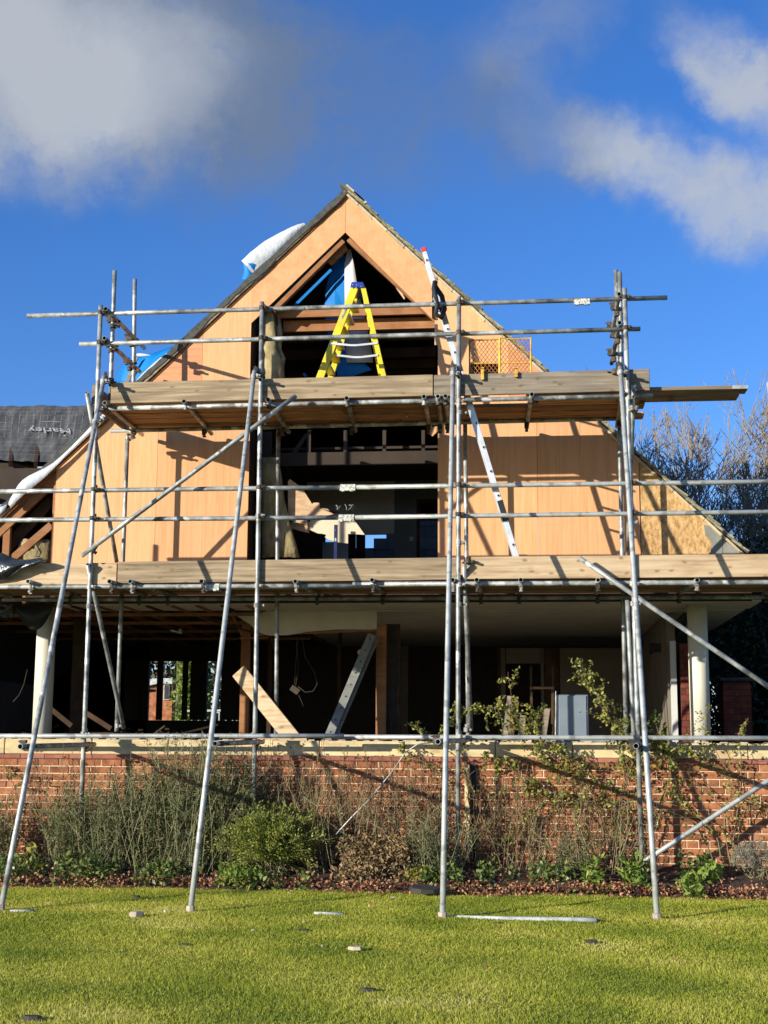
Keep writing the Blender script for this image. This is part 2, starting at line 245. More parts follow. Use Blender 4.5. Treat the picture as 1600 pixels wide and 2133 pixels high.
# ------------------------------------------------------------ object helpers
WL = {}
def tag(o, label=None, cat=None, group=None, kind=None):
    if label: o['label'] = label
    if cat: o['category'] = cat
    if group: o['group'] = group
    if kind: o['kind'] = kind
    return o
def thing(name, loc, label, cat, group=None):
    o = bpy.data.objects.new(name, None); COL.objects.link(o); o.location = loc; o.empty_display_size = .1; WL[o.name] = Vector(loc); return tag(o, label, cat, group)
class MB:
    def __init__(s): s.v = []; s.f = []; s.n = 0
    def add(s, v, f):
        s.v += [tuple(p) for p in v]; s.f += [tuple(i+s.n for i in q) for q in f]; s.n += len(v); return s
    def box(s, a, b):
        x0, y0, z0 = a; x1, y1, z1 = b
        return s.add([(x0, y0, z0), (x1, y0, z0), (x1, y1, z0), (x0, y1, z0), (x0, y0, z1), (x1, y0, z1), (x1, y1, z1), (x0, y1, z1)], BOXF)
    def beam(s, p, q, w, h, up=(0, 0, 1)):  # rectangular bar from p to q; w across, h along up
        p = Vector(p); q = Vector(q); d = (q-p).normalized(); up = Vector(up)
        sd = d.cross(up)
        if sd.length < 1e-4: sd = d.cross(Vector((0, 1, 0)))
        sd.normalize(); u = sd.cross(d).normalized(); sd = sd*w/2; u = u*h/2
        return s.add([p-sd-u, p+sd-u, p+sd+u, p-sd+u, q-sd-u, q+sd-u, q+sd+u, q-sd+u], [(0, 3, 2, 1), (4, 5, 6, 7), (0, 1, 5, 4), (1, 2, 6, 5), (2, 3, 7, 6), (3, 0, 4, 7)])
    def tube(s, pts, r, seg=12, hollow=False, cap=True):
        pts = [Vector(p) for p in pts]; k = len(pts); rr = r if isinstance(r, (list, tuple)) else [r]*k
        v = []; f = []; ref = None
        for i, p in enumerate(pts):
            d = (pts[min(i+1, k-1)]-pts[max(i-1, 0)]).normalized()
            if ref is None: ref = Vector((0, 0, 1)) if abs(d.z) < .9 else Vector((0, 1, 0))
            a = d.cross(ref).normalized(); b = a.cross(d).normalized(); ref = b if abs(d.dot(b)) < .9 else ref
            for j in range(seg):
                t = 2*math.pi*j/seg; v.append(p+(a*math.cos(t)+b*math.sin(t))*rr[i])
        for i in range(k-1):
            for j in range(seg): f.append((i*seg+j, i*seg+(j+1) % seg, (i+1)*seg+(j+1) % seg, (i+1)*seg+j))
        if hollow:
            for e, (p, q) in enumerate(((pts[0], pts[1]), (pts[-1], pts[-2]))):
                d = (q-p).normalized(); base = 0 if e == 0 else (k-1)*seg; s0 = len(v); c = pts[0] if e == 0 else pts[-1]
                for j in range(seg): v.append(c+(Vector(v[base+j])-c)*.84)
                for j in range(seg): v.append(c+(Vector(v[base+j])-c)*.84+d*.12)
                for j in range(seg):
                    j2 = (j+1) % seg
                    q1 = [(base+j, s0+j, s0+j2, base+j2), (s0+j, s0+seg+j, s0+seg+j2, s0+j2)]
                    f += q1 if e == 0 else [tuple(reversed(t)) for t in q1]
                f.append(tuple(range(s0+seg, s0+2*seg)))
        elif cap:
            f.append(tuple(reversed(range(seg)))); f.append(tuple(range((k-1)*seg, k*seg)))
        return s.add(v, f)
    def prism(s, pts, y0, y1):  # outline in x,z pushed from y0 to y1
        k = len(pts); v = [(p[0], y0, p[1]) for p in pts]+[(p[0], y1, p[1]) for p in pts]
        ar = sum(pts[i][0]*pts[(i+1) % k][1]-pts[(i+1) % k][0]*pts[i][1] for i in range(k))
        f = [tuple(range(k)), tuple(reversed(range(k, 2*k)))]+[(i, k+i, k+(i+1) % k, (i+1) % k) for i in range(k)]
        if ar < 0: f = [tuple(reversed(q)) for q in f]
        return s.add(v, f)
    def build(s, name, m, parent=None, kind=None, label=None, cat=None, group=None, smooth=False, bevel=0, origin=None):
        V = np.array(s.v, float)
        o3 = Vector((V.min(0)+V.max(0))/2) if origin is None else Vector(origin)
        me = bpy.data.meshes.new(name); me.from_pydata((V-np.array(o3)).tolist(), [], s.f); me.materials.append(MT[m] if isinstance(m, str) else m)
        if bevel:
            bm = bmesh.new(); bm.from_mesh(me); bmesh.ops.bevel(bm, geom=bm.edges[:], offset=bevel, segments=1, affect='EDGES', profile=.6); bm.to_mesh(me); bm.free()
        if smooth: me.polygons.foreach_set('use_smooth', [True]*len(me.polygons))
        me.update()
        return link(name, me, o3, parent, kind, label, cat, group)
BOXF = [(0, 3, 2, 1), (4, 5, 6, 7), (0, 1, 5, 4), (1, 2, 6, 5), (2, 3, 7, 6), (3, 0, 4, 7)]
def link(name, me, loc, parent=None, kind=None, label=None, cat=None, group=None, rot=None, scale=None):
    o = bpy.data.objects.new(name, me); COL.objects.link(o); loc = Vector(loc); WL[o.name] = loc.copy()
    if parent is not None: o.parent = parent; o.location = loc-WL[parent.name]
    else: o.location = loc
    if rot is not None: o.rotation_euler = rot
    if scale is not None: o.scale = scale
    return tag(o, label, cat, group, kind)
def smooth_tube(name, pts, r, m, parent, seg=14, hollow=True, **k):
    b = MB().tube(pts, r, seg, hollow=hollow); o = b.build(name, m, parent, **k)
    ns = [True]*((len(pts)-1)*seg)+[False]*(len(o.data.polygons)-(len(pts)-1)*seg); o.data.polygons.foreach_set('use_smooth', ns); return o
def npmesh(name, V, Fq, m, parent=None, loc=None, **k):  # V (n,3), Fq (m,q) quads or tris, numpy-fast
    V = np.asarray(V, np.float32); Fq = np.asarray(Fq, np.int32); q = Fq.shape[1]
    o3 = np.array(loc if loc is not None else (V.min(0)+V.max(0))/2, np.float32)
    me = bpy.data.meshes.new(name); me.vertices.add(len(V)); me.vertices.foreach_set('co', (V-o3).ravel())
    me.loops.add(Fq.size); me.loops.foreach_set('vertex_index', Fq.ravel()); me.polygons.add(len(Fq))
    me.polygons.foreach_set('loop_start', np.arange(0, Fq.size, q, dtype=np.int32)); me.polygons.foreach_set('loop_total', np.full(len(Fq), q, np.int32))
    me.update(calc_edges=True); me.materials.append(MT[m]); return link(name, me, o3, parent, **k)
def leaves(P, D, Nn, ln, wd, fold=.25):
    """leaf quads: base P, direction D, normal Nn, length, width -> verts, faces (two folded quads share a rib as one diamond)"""
    n = len(P); D = D/np.linalg.norm(D, axis=1, keepdims=True); S = np.cross(D, Nn); S /= np.linalg.norm(S, axis=1, keepdims=True)+1e-9; U = np.cross(S, D)
    ln = np.broadcast_to(ln, (n,))[:, None]; wd = np.broadcast_to(wd, (n,))[:, None]
    V = np.stack([P, P+D*ln*.45+S*wd/2+U*wd*fold, P+D*ln-U*ln*.1, P+D*ln*.45-S*wd/2+U*wd*fold], 1).reshape(-1, 3)
    Fq = np.arange(n*4).reshape(n, 4); return V, Fq
def rdir(n, zb=0.): v = rng.normal(size=(n, 3)); v[:, 2] += zb; return v/np.linalg.norm(v, axis=1, keepdims=True)
def segmesh(A, B, ra, rb, seg=3):
    """tapered prisms for many straight pieces of stem, numpy"""
    A = np.asarray(A, float); B = np.asarray(B, float); n = len(A); D = B-A; D /= np.linalg.norm(D, axis=1, keepdims=True)+1e-9
    R = np.where(np.abs(D[:, 2:3]) > .9, np.array([[1., 0, 0]]), np.array([[0, 0, 1.]])); a = np.cross(D, R); a /= np.linalg.norm(a, axis=1, keepdims=True); b = np.cross(a, D)
    ra = np.broadcast_to(ra, (n,))[:, None]; rb = np.broadcast_to(rb, (n,))[:, None]; ring = []
    for base, r in ((A, ra), (B, rb)):
        for j in range(seg):
            t = 2*math.pi*j/seg; ring.append(base+(a*math.cos(t)+b*math.sin(t))*r)
    V = np.stack(ring, 1).reshape(-1, 3); o = (np.arange(n)*2*seg)[:, None]
    Fq = np.concatenate([o+np.array([[j, (j+1) % seg, seg+(j+1) % seg, seg+j]]) for j in range(seg)], 0); return V, Fq
def clip(poly, a, b, keep_below=True):  # clip a polygon (x,z) with the line a-b
    def sd(p): return (b[0]-a[0])*(p[1]-a[1])-(b[1]-a[1])*(p[0]-a[0])
    sg = 1 if (b[0] > a[0]) == keep_below else -1
    out = []
    for i in range(len(poly)):
        p, q = poly[i], poly[(i+1) % len(poly)]; dp, dq = sd(p)*sg, sd(q)*sg
        if dp <= 0: out.append(p)
        if dp*dq < 0: t = dp/(dp-dq); out.append((p[0]+(q[0]-p[0])*t, p[1]+(q[1]-p[1])*t))
    return out
def xz(x, y, Y): p = at(x, y, Y); return (p.x, p.z)
# ============================================================ ground and garden wall
F = 1.30           # facade plane
TZ = 1.36          # terrace level behind the garden wall
g = MB(); g.add([(-400, -400, 0), (400, -400, 0), (400, .1, 0), (-400, .1, 0)], [(0, 1, 2, 3)]); lawn = g.build('lawn', 'lawn', kind='structure')
g = MB(); g.add([(-400, .3, 1.20), (400, .3, 1.20), (400, 800, 1.20), (-400, 800, 1.20)], [(0, 1, 2, 3)]); g.build('ground', 'far_ground', kind='structure')
MB().box((-9, .30, .9), (4.6, 12, TZ)).build('terrace', 'terrace', kind='structure')
# soil of the flower bed: a bank rising to the wall
nx, ny = 160, 12; V = []
for j in range(ny+1):
    for i in range(nx+1):
        x = -9+i*14/nx; t = j/ny; e = -1.12+.05*math.sin(x*1.7)+.03*math.sin(x*5.1)
        y = e+(.02-e)*t; V.append((x, y, -.02+.045*min(1, t*6)+.17*t+rng.uniform(-.012, .012)))
Fq = [(j*(nx+1)+i, j*(nx+1)+i+1, (j+1)*(nx+1)+i+1, (j+1)*(nx+1)+i) for j in range(ny) for i in range(nx)]
npmesh('flower_bed', V, Fq, 'soil', kind='structure')
def bed_z(y): return .03+.17*min(1, max(0, (y+1.12)/1.14))

WALLX0, WALLX1 = -7.2, 3.9
wall = thing('garden_wall', (-1.6, .15, 0), 'red brick garden retaining wall with buff stone coping behind the flower bed', 'wall')
MB().box((WALLX0, .006, -.1), (WALLX1, .30, 1.20)).build('mortar_core', 'mortar', wall)
bl = []
for c in range(-1, 15):
    z = 1.195-c*.0752-.0752 if c >= 0 else None
    if z is None: continue
    hd = (c % 4 == 2); L_ = .1125 if hd else .225; x = WALLX0+(0 if hd else (.1125 if c % 2 else 0))+(.05625 if hd else 0)
    while x < WALLX1-.05:
        bl.append((x, z, L_-.0115)); x += L_
me_st = None; meshes = {}
def brick_mesh(L_):
    if L_ not in meshes:
        b = MB().box((-L_/2, 0, 0), (L_/2, .1, .0660)); me = bpy.data.meshes.new('brick'); me.from_pydata(b.v, [], b.f); me.materials.append(MT['brick'])
        bm = bmesh.new(); bm.from_mesh(me); es = [e for e in bm.edges if all(v.co.y < .01 for v in e.verts)]; bmesh.ops.bevel(bm, geom=es, offset=.004, segments=1, affect='EDGES'); bm.to_mesh(me); bm.free(); meshes[L_] = me
    return meshes[L_]
vis = [b for b in bl if -5.7 < b[0] < 2.35 and b[1] > .28]
vis.sort(key=lambda b: (b[2] < .12, -b[0])); ind = set(vis[:300]); rest = MB()
for b in bl:
    x, z, L_ = b; dy = random.uniform(-.003, .003)
    if b in ind: link('brick', brick_mesh(round(L_, 4)), (x+L_/2+.005, -.004+dy, z+.004), wall, rot=(random.uniform(-.008, .008), random.uniform(-.004, .004), random.uniform(-.008, .008)))
    else: rest.box((x+.005, -.004+dy, z+.004), (x+L_+.001, .1, z+.0700))
rest.build('brickwork', 'brick', wall, kind='stuff')
x = WALLX0; 
while x < WALLX1:   # creasing tiles projecting under the coping
    w = .262; MB().box((x, -.030+random.uniform(-.003, .003), 1.200), (x+w-.006, .29, 1.240+random.uniform(-.002, .002))).build('creasing_tile', 'brick_pink', wall); x += w
x = WALLX0; k = 0
for w in [.9, .75, .95, .82, .9, .7, .88, .93, .78, .9, .84, .95, .8, .9]:
    if x > WALLX1: break
    b = MB().box((x+.003, -.012+random.uniform(-.004, .004), 1.243), (x+w-.004, .33, 1.398)); o = b.build('coping_stone', 'stone', wall, bevel=.008); x += w
ch = MB()
for i in range(150):   # crumbs of old bedding mortar on the coping
    x = rng.uniform(-6, 2.6); s = rng.uniform(.01, .035); y = rng.uniform(0, .2); ch.box((x, y, 1.397), (x+s*2.2, y+s*1.5, 1.397+s*.45))
ch.build('mortar_crumbs', 'rubble_pale', wall, kind='stuff')

# ============================================================ house
house = thing('gabled_house', (-2.1, F, TZ), 'half-stripped gabled house clad in orange plywood behind the scaffold', 'house')
LA, LB = xz(719, 408, F), xz(115, 962, F)      # inner roof line, left
RA, RB = xz(722, 408, F), xz(1335, 965, F)     # inner roof line, right
def under(poly): return clip(clip(poly, LA, LB), RA, RB)
ZB = 3.105
MB().box((-5.55, F-.001, 2.958), (2.45, F+.02, 3.103)).build('shade_fascia', 'timber_old_shaded', house)  # added dark strip for the shade under the boards; closes the floor edge
def X(px, py=1000): return xz(px, py, F)[0]
def panel(poly, m='ply', name='plywood_panel', y=F, t=.018, **k):
    poly = under(poly)
    if len(poly) > 2: return MB().prism(poly, y, y+t).build(name, m, house, **k)
G = .0016
x0, x1, x2 = X(112, 1100), X(323, 1100), X(516, 1100)
def rect(a, b, z0, z1): return [(a+G, z0), (b-G, z0), (b-G, z1), (a+G, z1)]
ZM = 5.30
panel(rect(x0, x1, ZB, ZM)); panel(rect(x1, x2, ZB, ZM))
xa, xb = X(421, 770), X(523, 700)
panel(rect(x0, xa, ZM+.003, 7.2), 'ply_pink'); panel(rect(xa, xb, ZM+.003, 7.2))
y0_, y1_, y2_ = X(912, 1100), X(1121, 1100), X(1334, 1100)
panel(rect(y0_, y1_, ZB, ZM)); panel(rect(y1_, y2_, ZB, ZM))
yt = X(912, 620); yt2 = X(1060, 720)
panel(rect(yt, yt2, ZM+.003, 7.2)); panel(rect(yt2, y2_, ZM+.003, 7.2), 'ply_pink')
panel(rect(y2_+.004, X(1600, 1100)+.2, ZB, 5.2), 'osb', 'strandboard_panel', y=F+.012)
# barge panels over the peak
ap = xz(719.5, 484, F); bl_ = xz(523, 673, F); br_ = xz(905, 663, F)
def barge(p, name='barge_panel'): return MB().prism(under(p), F, F+.018).build(name, 'ply_diag', house)
barge([(ap[0]-G, ap[1]), (ap[0]-G, 8.6), (bl_[0]-.004+.006, 8.6), (bl_[0]+.002, bl_[1])])
barge([(ap[0]+G, ap[1]), (ap[0]+G, 8.6), (br_[0]-.03+G*2, 8.6), (br_[0]-.03, br_[1])][::-1])
# grey underlay patch and rotted tip at the right eaves
pp = [xz(x, y, F-.004) for x, y in [(1466, 1092), (1482, 1098), (1505, 1122), (1505, 1157), (1480, 1157), (1482, 1128), (1470, 1115)]]
MB().prism(pp, F-.004, F+.006).build('grey_underlay_patch', 'grey_patch', house)
pp = [xz(x, y, F-.006) for x, y in [(1506, 1123), (1540, 1149), (1548, 1157), (1506, 1157)]]
MB().prism(pp, F-.006, F+.004).build('grey_underlay_patch', 'grey_patch', house)
# studs and linings round the big opening
MB().box((x2-.05, F+.022, ZB), (x2-.003, F+.16, 6.4)).build('opening_stud', 'timber_old_shaded', house)
MB().box((x2-.05, F+.162, ZB), (x2+.0, F+.31, 6.4)).build('opening_stud', 'timber_old_shaded', house)
MB().box((y0_+.003, F+.022, ZB), (y0_+.05, F+.17, 6.35)).build('opening_stud', 'timber', house)
MB().box((X(913, 700)-.045, F+.022, 6.0), (X(913, 700)-.003, F+.04, 6.30)).build('torn_batten', 'plaster_torn', house)
# verge: right slope, row of mossy tiles over a pale undercloak
def along(p, q, t): return (p[0]+(q[0]-p[0])*t, p[1]+(q[1]-p[1])*t)
RO0, RO1 = xz(724, 390, F), xz(1566, 1154, F)
LO0, LO1 = xz(724, 390, F), xz(-330, 1372, F)
ex = xz(1560, 1172, F)
def slope_slab(a, b, t0, t1, y0, y1, name, m, **k):  # slab lying t0..t1 below the outer line a-b
    d = _n((b[0]-a[0], b[1]-a[1])); nrm = (d[1], -d[0]) if d[0] > 0 and False else ((-d[1], d[0]))
    if nrm[1] > 0: nrm = (-nrm[0], -nrm[1])
    q = [(a[0]+nrm[0]*t0, a[1]+nrm[1]*t0), (b[0]+nrm[0]*t0, b[1]+nrm[1]*t0), (b[0]+nrm[0]*t1, b[1]+nrm[1]*t1), (a[0]+nrm[0]*t1, a[1]+nrm[1]*t1)]
    return MB().prism(q, y0, y1).build(name, m, house, **k)
L_ = math.dist(RO0, RO1); n = int(L_/.115); dx, dz = (RO1[0]-RO0[0])/L_, (RO1[1]-RO0[1])/L_; nz_ = (dz, -dx)
for i in range(n):
    s = i*.115+.0; lay = 0
    a0 = -.030+random.uniform(-.008, .006); th = .020
    for (s0, s1, h0, h1, yy, nm, mm) in ((s-.05+random.uniform(-.02, .02), s+.215+random.uniform(-.03, .03), .034, .004+random.uniform(-.008, .008), random.uniform(-.03, .01), 'roof_tile', 'tile'),):
        P = [(s0, h0), (s1, h1), (s1, h1+th), (s0, h0+th)]
        q = [(RO0[0]+dx*u+nz_[0]*v, RO0[1]+dz*u+nz_[1]*v) for u, v in P]
        MB().prism(q, F-.055+yy, F+.24).build(nm, mm, house)
L1 = L_; uc = MB(); s = 0.02
while s < L1-.1:
    w = random.uniform(.22, .3); q = [(RO0[0]+dx*u+nz_[0]*v, RO0[1]+dz*u+nz_[1]*v) for u, v in ((s, .060+random.uniform(-.004, .004)), (s+w-.005, .062), (s+w-.005, .088+random.uniform(-.006, .008)), (s, .086))]
    MB().prism(q, F-.03+random.uniform(-.008, .008), F+.2).build('undercloak_slate', 'undercloak', house); s += w
slope_slab(RO0, RO1, .064, .10, F+.21, 8.6, 'roof_slope', 'tile')
slope_slab(RO0, RO1, .09, .19, F+.03, F+.075, 'verge_rafter', 'timber')
# left slope: stripped, rafters, a counter batten, ragged felt and white membrane
slope_slab(LO0, LO1, .10, .22, F+.03, F+.08, 'verge_rafter', 'timber')
slope_slab(LO0, LO1, .052, .078, F-.035, F+.03, 'verge_batten', 'board')
slope_slab(LO0, LO1, .078, .105, F-.012, F+.03, 'verge_batten', 'timber')
slope_slab(LO0, LO1, .05, .075, F+.035, 1.55, 'roof_slope', 'felt'); slope_slab(LO0, LO1, .05, .075, 2.15, 8.6, 'roof_slope', 'felt')
_l = math.dist(LO0, LO1); slope_slab(LO0, along(LO0, LO1, .45/_l), .05, .075, 1.55, 2.15, 'roof_slope', 'felt'); slope_slab(along(LO0, LO1, 1.45/_l), LO1, .05, .075, 1.55, 2.15, 'roof_slope', 'felt')
def ribbon(px, name, m, parent, yb=.35, thick=.004, **k):
    """sheet with a ragged front outline (px list: top x,y, bottom x,y) that runs back over the roof"""
    b = MB(); k_ = len(px); V = []
    for (xt, yt, xb_, yb_) in px:
        T = at(xt, yt, F-.03); B = at(xb_, yb_, F-.045); V += [tuple(T+Vector((0, yb, 0))), tuple(T), tuple(B), tuple(B+Vector((0, .01, 0)))]
    for i in range(k_-1):
        for j in range(3): b.f.append((i*4+j, (i+1)*4+j, (i+1)*4+j+1, i*4+j+1))
    b.v = V; b.n = len(V); o = b.build(name, m, parent, smooth=False, **k)
    md = o.modifiers.new('t', 'SOLIDIFY'); md.thickness = thick; return o
fx = [(722, 392)]
rr = random.Random(3); px = []
for i in range(60):
    t = i/59; x = 722-t*740; y = 393+t*(1068-393)*1.0 + 0
    y = 392+ (722-x)*.921
    th = 8+4*rr.random()+4*max(0, math.sin(i*.55))
    up = rr.uniform(-1, 2)
    px.append((x-th*.1, y-1-up, x+th*.35, y+th*.75))
ribbon(px, 'torn_felt_strip', 'felt', house, yb=.2)

# ---- apex ridge bits
for a, b in (((722, 386), (760, 420)), ((738, 400), (764, 424))):
    MB().beam(at(*a, F-.06), at(*b, F-.06), .05, .02, (0, 0, 1)).build('ridge_fragment', 'undercloak', house)

# ============================================================ inside the upper floor
hd = house
def bx(name, m, p0, p1, Y0, Y1, **k):   # box between two picture points measured on plane Y0
    a = at(*p0, Y0); b = at(*p1, Y0); return MB().box((min(a.x, b.x), Y0, min(a.z, b.z)), (max(a.x, b.x), Y1, max(a.z, b.z))).build(name, m, hd, **k)
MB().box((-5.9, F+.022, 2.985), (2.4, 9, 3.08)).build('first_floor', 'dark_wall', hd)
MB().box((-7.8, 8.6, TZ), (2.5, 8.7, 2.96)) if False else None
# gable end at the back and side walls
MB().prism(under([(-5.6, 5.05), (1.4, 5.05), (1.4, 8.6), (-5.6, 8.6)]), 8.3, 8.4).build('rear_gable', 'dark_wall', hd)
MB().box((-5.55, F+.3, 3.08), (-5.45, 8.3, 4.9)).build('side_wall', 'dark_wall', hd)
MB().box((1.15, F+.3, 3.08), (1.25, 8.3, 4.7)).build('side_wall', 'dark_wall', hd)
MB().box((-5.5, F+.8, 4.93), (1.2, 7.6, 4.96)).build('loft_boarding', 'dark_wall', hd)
for i in range(12): x = -5.2+i*.55; MB().box((x, F+1.7, 4.965), (x+.045, 7.5, 5.08)).build('loft_joist', 'timber_old_shaded', hd)
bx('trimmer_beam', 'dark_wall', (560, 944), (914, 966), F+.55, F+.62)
for px_ in (640, 716, 797, 878): bx('loft_stud', 'dark_wall', (px_, 896), (px_+7, 944), F+.56, F+.60)  # trimmer and studs coloured near black to read as unlit
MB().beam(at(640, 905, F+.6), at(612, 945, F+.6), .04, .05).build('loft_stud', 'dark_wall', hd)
# collar timbers seen through the gable
bx('collar_beam', 'timber', (574, 641), (903, 653), F+.20, F+.245)
bx('collar_beam', 'timber', (590, 668), (906, 683), F+.34, F+.385)
for (a, b, c, Y) in ((560, 694, 706, 2.6), (560, 730, 742, 2.8), (700, 752, 765, 3.1), (600, 775, 784, 3.5)): bx('collar_beam', 'timber_old_shaded', (a, b), (908, c), Y, Y+.05)
bx('loft_stud', 'timber_old_shaded', (780, 742), (786, 790), 2.9, 2.95)
slr = lambda a, b, c, d, Y, w, h, m, nm: MB().beam(at(a, b, Y), at(c, d, Y), h, w).build(nm, m, hd)
MB().beam(at(716, 503, F+.06), at(570, 648, F+.06), .07, .055, (0, 0, 1)).build('rafter', 'timber', hd)
MB().prism([xz(a, b, F+.12) for a, b in ((716, 501), (724, 520), (690, 552), (678, 541))], F+.12, F+.16).build('ridge_gusset', 'timber', hd)
MB().beam(at(726, 500, F+.07), at(908, 668, F+.07), .06, .05, (0, 0, 1)).build('rafter', 'timber', hd)
for Y in (2.0, 2.6, 3.2, 3.8, 4.6, 5.4):
    for (a, b) in ((LO0, LO1), (RO0, RO1)):
        if Y < 2.2 and a == LO0 and b == LO1: continue
        p = along(a, b, .01); q = along(a, b, .62); MB().beam((p[0], Y, p[1]-.16), (q[0], Y, q[1]-.16), .045, .1, (0, 0, 1)).build('rafter', 'timber_old_shaded', hd)
bx('torn_plaster_strip', 'plaster_torn', (823, 588), (832, 596), F+.10, F+.12) if False else None
MB().prism([xz(a, b, F+.13) for a, b in ((822, 585), (832, 600), (844, 622), (842, 624), (828, 604), (818, 588))], F+.12, F+.14).build('torn_plaster_strip', 'plaster_torn', hd)
MB().prism([xz(a, b, F+.16) for a, b in ((896, 792), (914, 895), (914, 905), (903, 916), (893, 908), (905, 896))][1:], F-.02, F-.01).build('loose_ply_offcut', 'ply', hd)
# glass wool hanging in the left jamb
def lump(name, m, pts, Y, dep, parent, amp=.02, **k):
    """ragged quilt: outline (px) filled as a bulging, thick sheet"""
    rows = pts; V = []; nu = 7
    for i, (xl, xr, y) in enumerate(rows):
        A = at(xl, y, Y); B = at(xr, y, Y)
        for j in range(nu+1):
            t = j/nu; p = A.lerp(B, t); V.append((p.x+random.uniform(-amp, amp)*.4, Y-dep*math.sin(math.pi*t)*.6+random.uniform(-amp, amp), p.z+random.uniform(-amp, amp)*.5))
    b = MB(); b.v = V; b.n = len(V); b.f = [(i*(nu+1)+j, (i+1)*(nu+1)+j, (i+1)*(nu+1)+j+1, i*(nu+1)+j+1) for i in range(len(rows)-1) for j in range(nu)]
    o = b.build(name, m, parent, smooth=True, **k); md = o.modifiers.new('t', 'SOLIDIFY'); md.thickness = dep*.7; md.offset = 1; return o
lump('glass_wool_quilt', 'wool', [(553, 571, 655), (552, 576, 680), (553, 578, 705), (551, 577, 730), (553, 582, 750), (552, 588, 768), (554, 584, 790), (552, 586, 800)], F+.22, .08, hd)
lump('glass_wool_quilt', 'wool', [(572, 579, 662), (575, 583, 700), (576, 582, 730), (580, 590, 750), (579, 586, 765), (584, 590, 800)], F+.26, .05, hd)
lump('glass_wool_quilt', 'wool', [(548, 580, 955), (548, 586, 990), (549, 592, 1040), (549, 604, 1090), (550, 616, 1130), (550, 624, 1162)], F+.42, .06, hd, amp=.01)
bx('partition_wall', 'dark_wall', (500, 900), (560, 1200), 1.80, 1.84); MB().box((-5.5, 2.2, 3.08), (-3.3, 2.25, 4.74)).build('partition_wall', 'dark_wall', hd)
# partitions behind the sun-patch boards
YB = 4.2
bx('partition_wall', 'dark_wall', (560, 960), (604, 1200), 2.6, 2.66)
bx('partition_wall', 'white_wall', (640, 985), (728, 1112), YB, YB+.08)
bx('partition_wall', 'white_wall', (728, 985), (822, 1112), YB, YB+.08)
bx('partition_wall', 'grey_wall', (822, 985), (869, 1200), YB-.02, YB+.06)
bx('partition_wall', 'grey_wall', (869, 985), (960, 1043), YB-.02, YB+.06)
bx('door_frame', 'timber_old_shaded', (868, 1040), (874, 1200), YB-.05, YB-.022)
bx('door_frame', 'timber_old_shaded', (874, 1040), (960, 1046), YB-.05, YB-.022)
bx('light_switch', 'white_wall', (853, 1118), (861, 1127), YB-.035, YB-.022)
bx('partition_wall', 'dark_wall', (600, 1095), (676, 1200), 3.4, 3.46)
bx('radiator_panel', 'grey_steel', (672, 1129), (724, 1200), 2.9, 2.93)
bx('window_post', 'timber_old_shaded', (724, 1110), (740, 1200), YB-.06, YB-.02); bx('curtain', 'dark_wall', (742, 1112), (760, 1200), YB+.02, YB+.05)
# torn boards near the front, cut to the outline of the sunlit patch
P1 = [(600, 1003), (604, 998), (611, 1003), (624, 1012), (632, 1020), (640, 1034), (646, 1043), (650, 1050), (653, 1047), (665, 1047), (666, 1058), (682, 1060), (690, 1066), (700, 1072), (706, 1069), (640, 1082), (640, 1095), (600, 1082)]
MB().prism([xz(a, b, 1.74) for a, b in P1], 1.74, 1.755).build('torn_sun_patch_board', 'plaster_torn', hd)
P2 = [(641, 1084), (727, 1074), (738, 1083), (760, 1114), (725, 1112), (725, 1132), (706, 1130), (684, 1124), (677, 1119), (680, 1114), (672, 1112), (662, 1111), (644, 1103), (643, 1094)]
MB().prism([xz(a, b, 1.80) for a, b in P2], 1.80, 1.812).build('torn_sun_patch_board', 'plaster_cream', hd)
P3 = [(600, 1086), (641, 1092), (644, 1110), (625, 1106), (600, 1098)]
MB().prism([xz(a, b, 1.82) for a, b in P3], 1.82, 1.83).build('torn_sun_patch_board', 'plaster_torn', hd)
bx('broken_lath', 'timber_old_shaded', (600, 1078), (645, 1086), 1.76, 1.79)
# blockwork of the rear wall, course by course
bw = thing('block_wall', (-1.6, 9.3, 1.3), 'grey concrete block wall seen through the upper opening', 'wall')
BX0, BX1 = at(600, 1140, 9.3).x, at(930, 1140, 9.3).x
z = 3.05; r = 0; MB().box((BX0, 9.32, 3.08), (BX1, 9.42, at(770, 1140, 9.3).z-.01)).build('mortar_core', 'grey_wall', bw); MB().box((at(806, 1140, 9.3).x, 9.32, 3.08), (BX1, 9.42, at(770, 1090, 9.3).z)).build('mortar_core', 'grey_wall', bw)
while z < at(770, 1092, 9.3).z:
    x = BX0-(.22 if r % 2 else 0); zc = z+.1; yy = 1140 if zc < at(770, 1138, 9.3).z else 0
    lim = BX0 if zc < at(770, 1140, 9.3).z else (at(778, 1130, 9.3).x if zc < at(770, 1126, 9.3).z else at(804, 1115, 9.3).x)
    while x < BX1:
        x0b = max(x, lim)
        if x+.435-x0b > .06: MB().box((x0b+.005, 9.3+random.uniform(-.004, .004), z+.005), (x+.435, 9.42, z+.200)).build('concrete_block', 'block', bw)
        x += .44
    z += .205; r += 1

# ============================================================ ground floor behind the terrace
SZ = 2.955
MB().box((-5.55, F+.002, SZ), (2.55, F+.84, SZ+.02)).build('soffit_board', 'cream', hd)
MB().box((-5.55, F-.002, SZ-.012), (2.55, F+.02, SZ+.018)) if False else None
MB().box((-3.2, F+.856, SZ-.012), (2.5, 8.4, SZ+.008)).build('ceiling_board', 'cream', hd)
MB().box((-5.5, F+.842, SZ+.0), (2.5, F+.856, SZ+.06)).build('head_track', 'timber_old_shaded', hd)
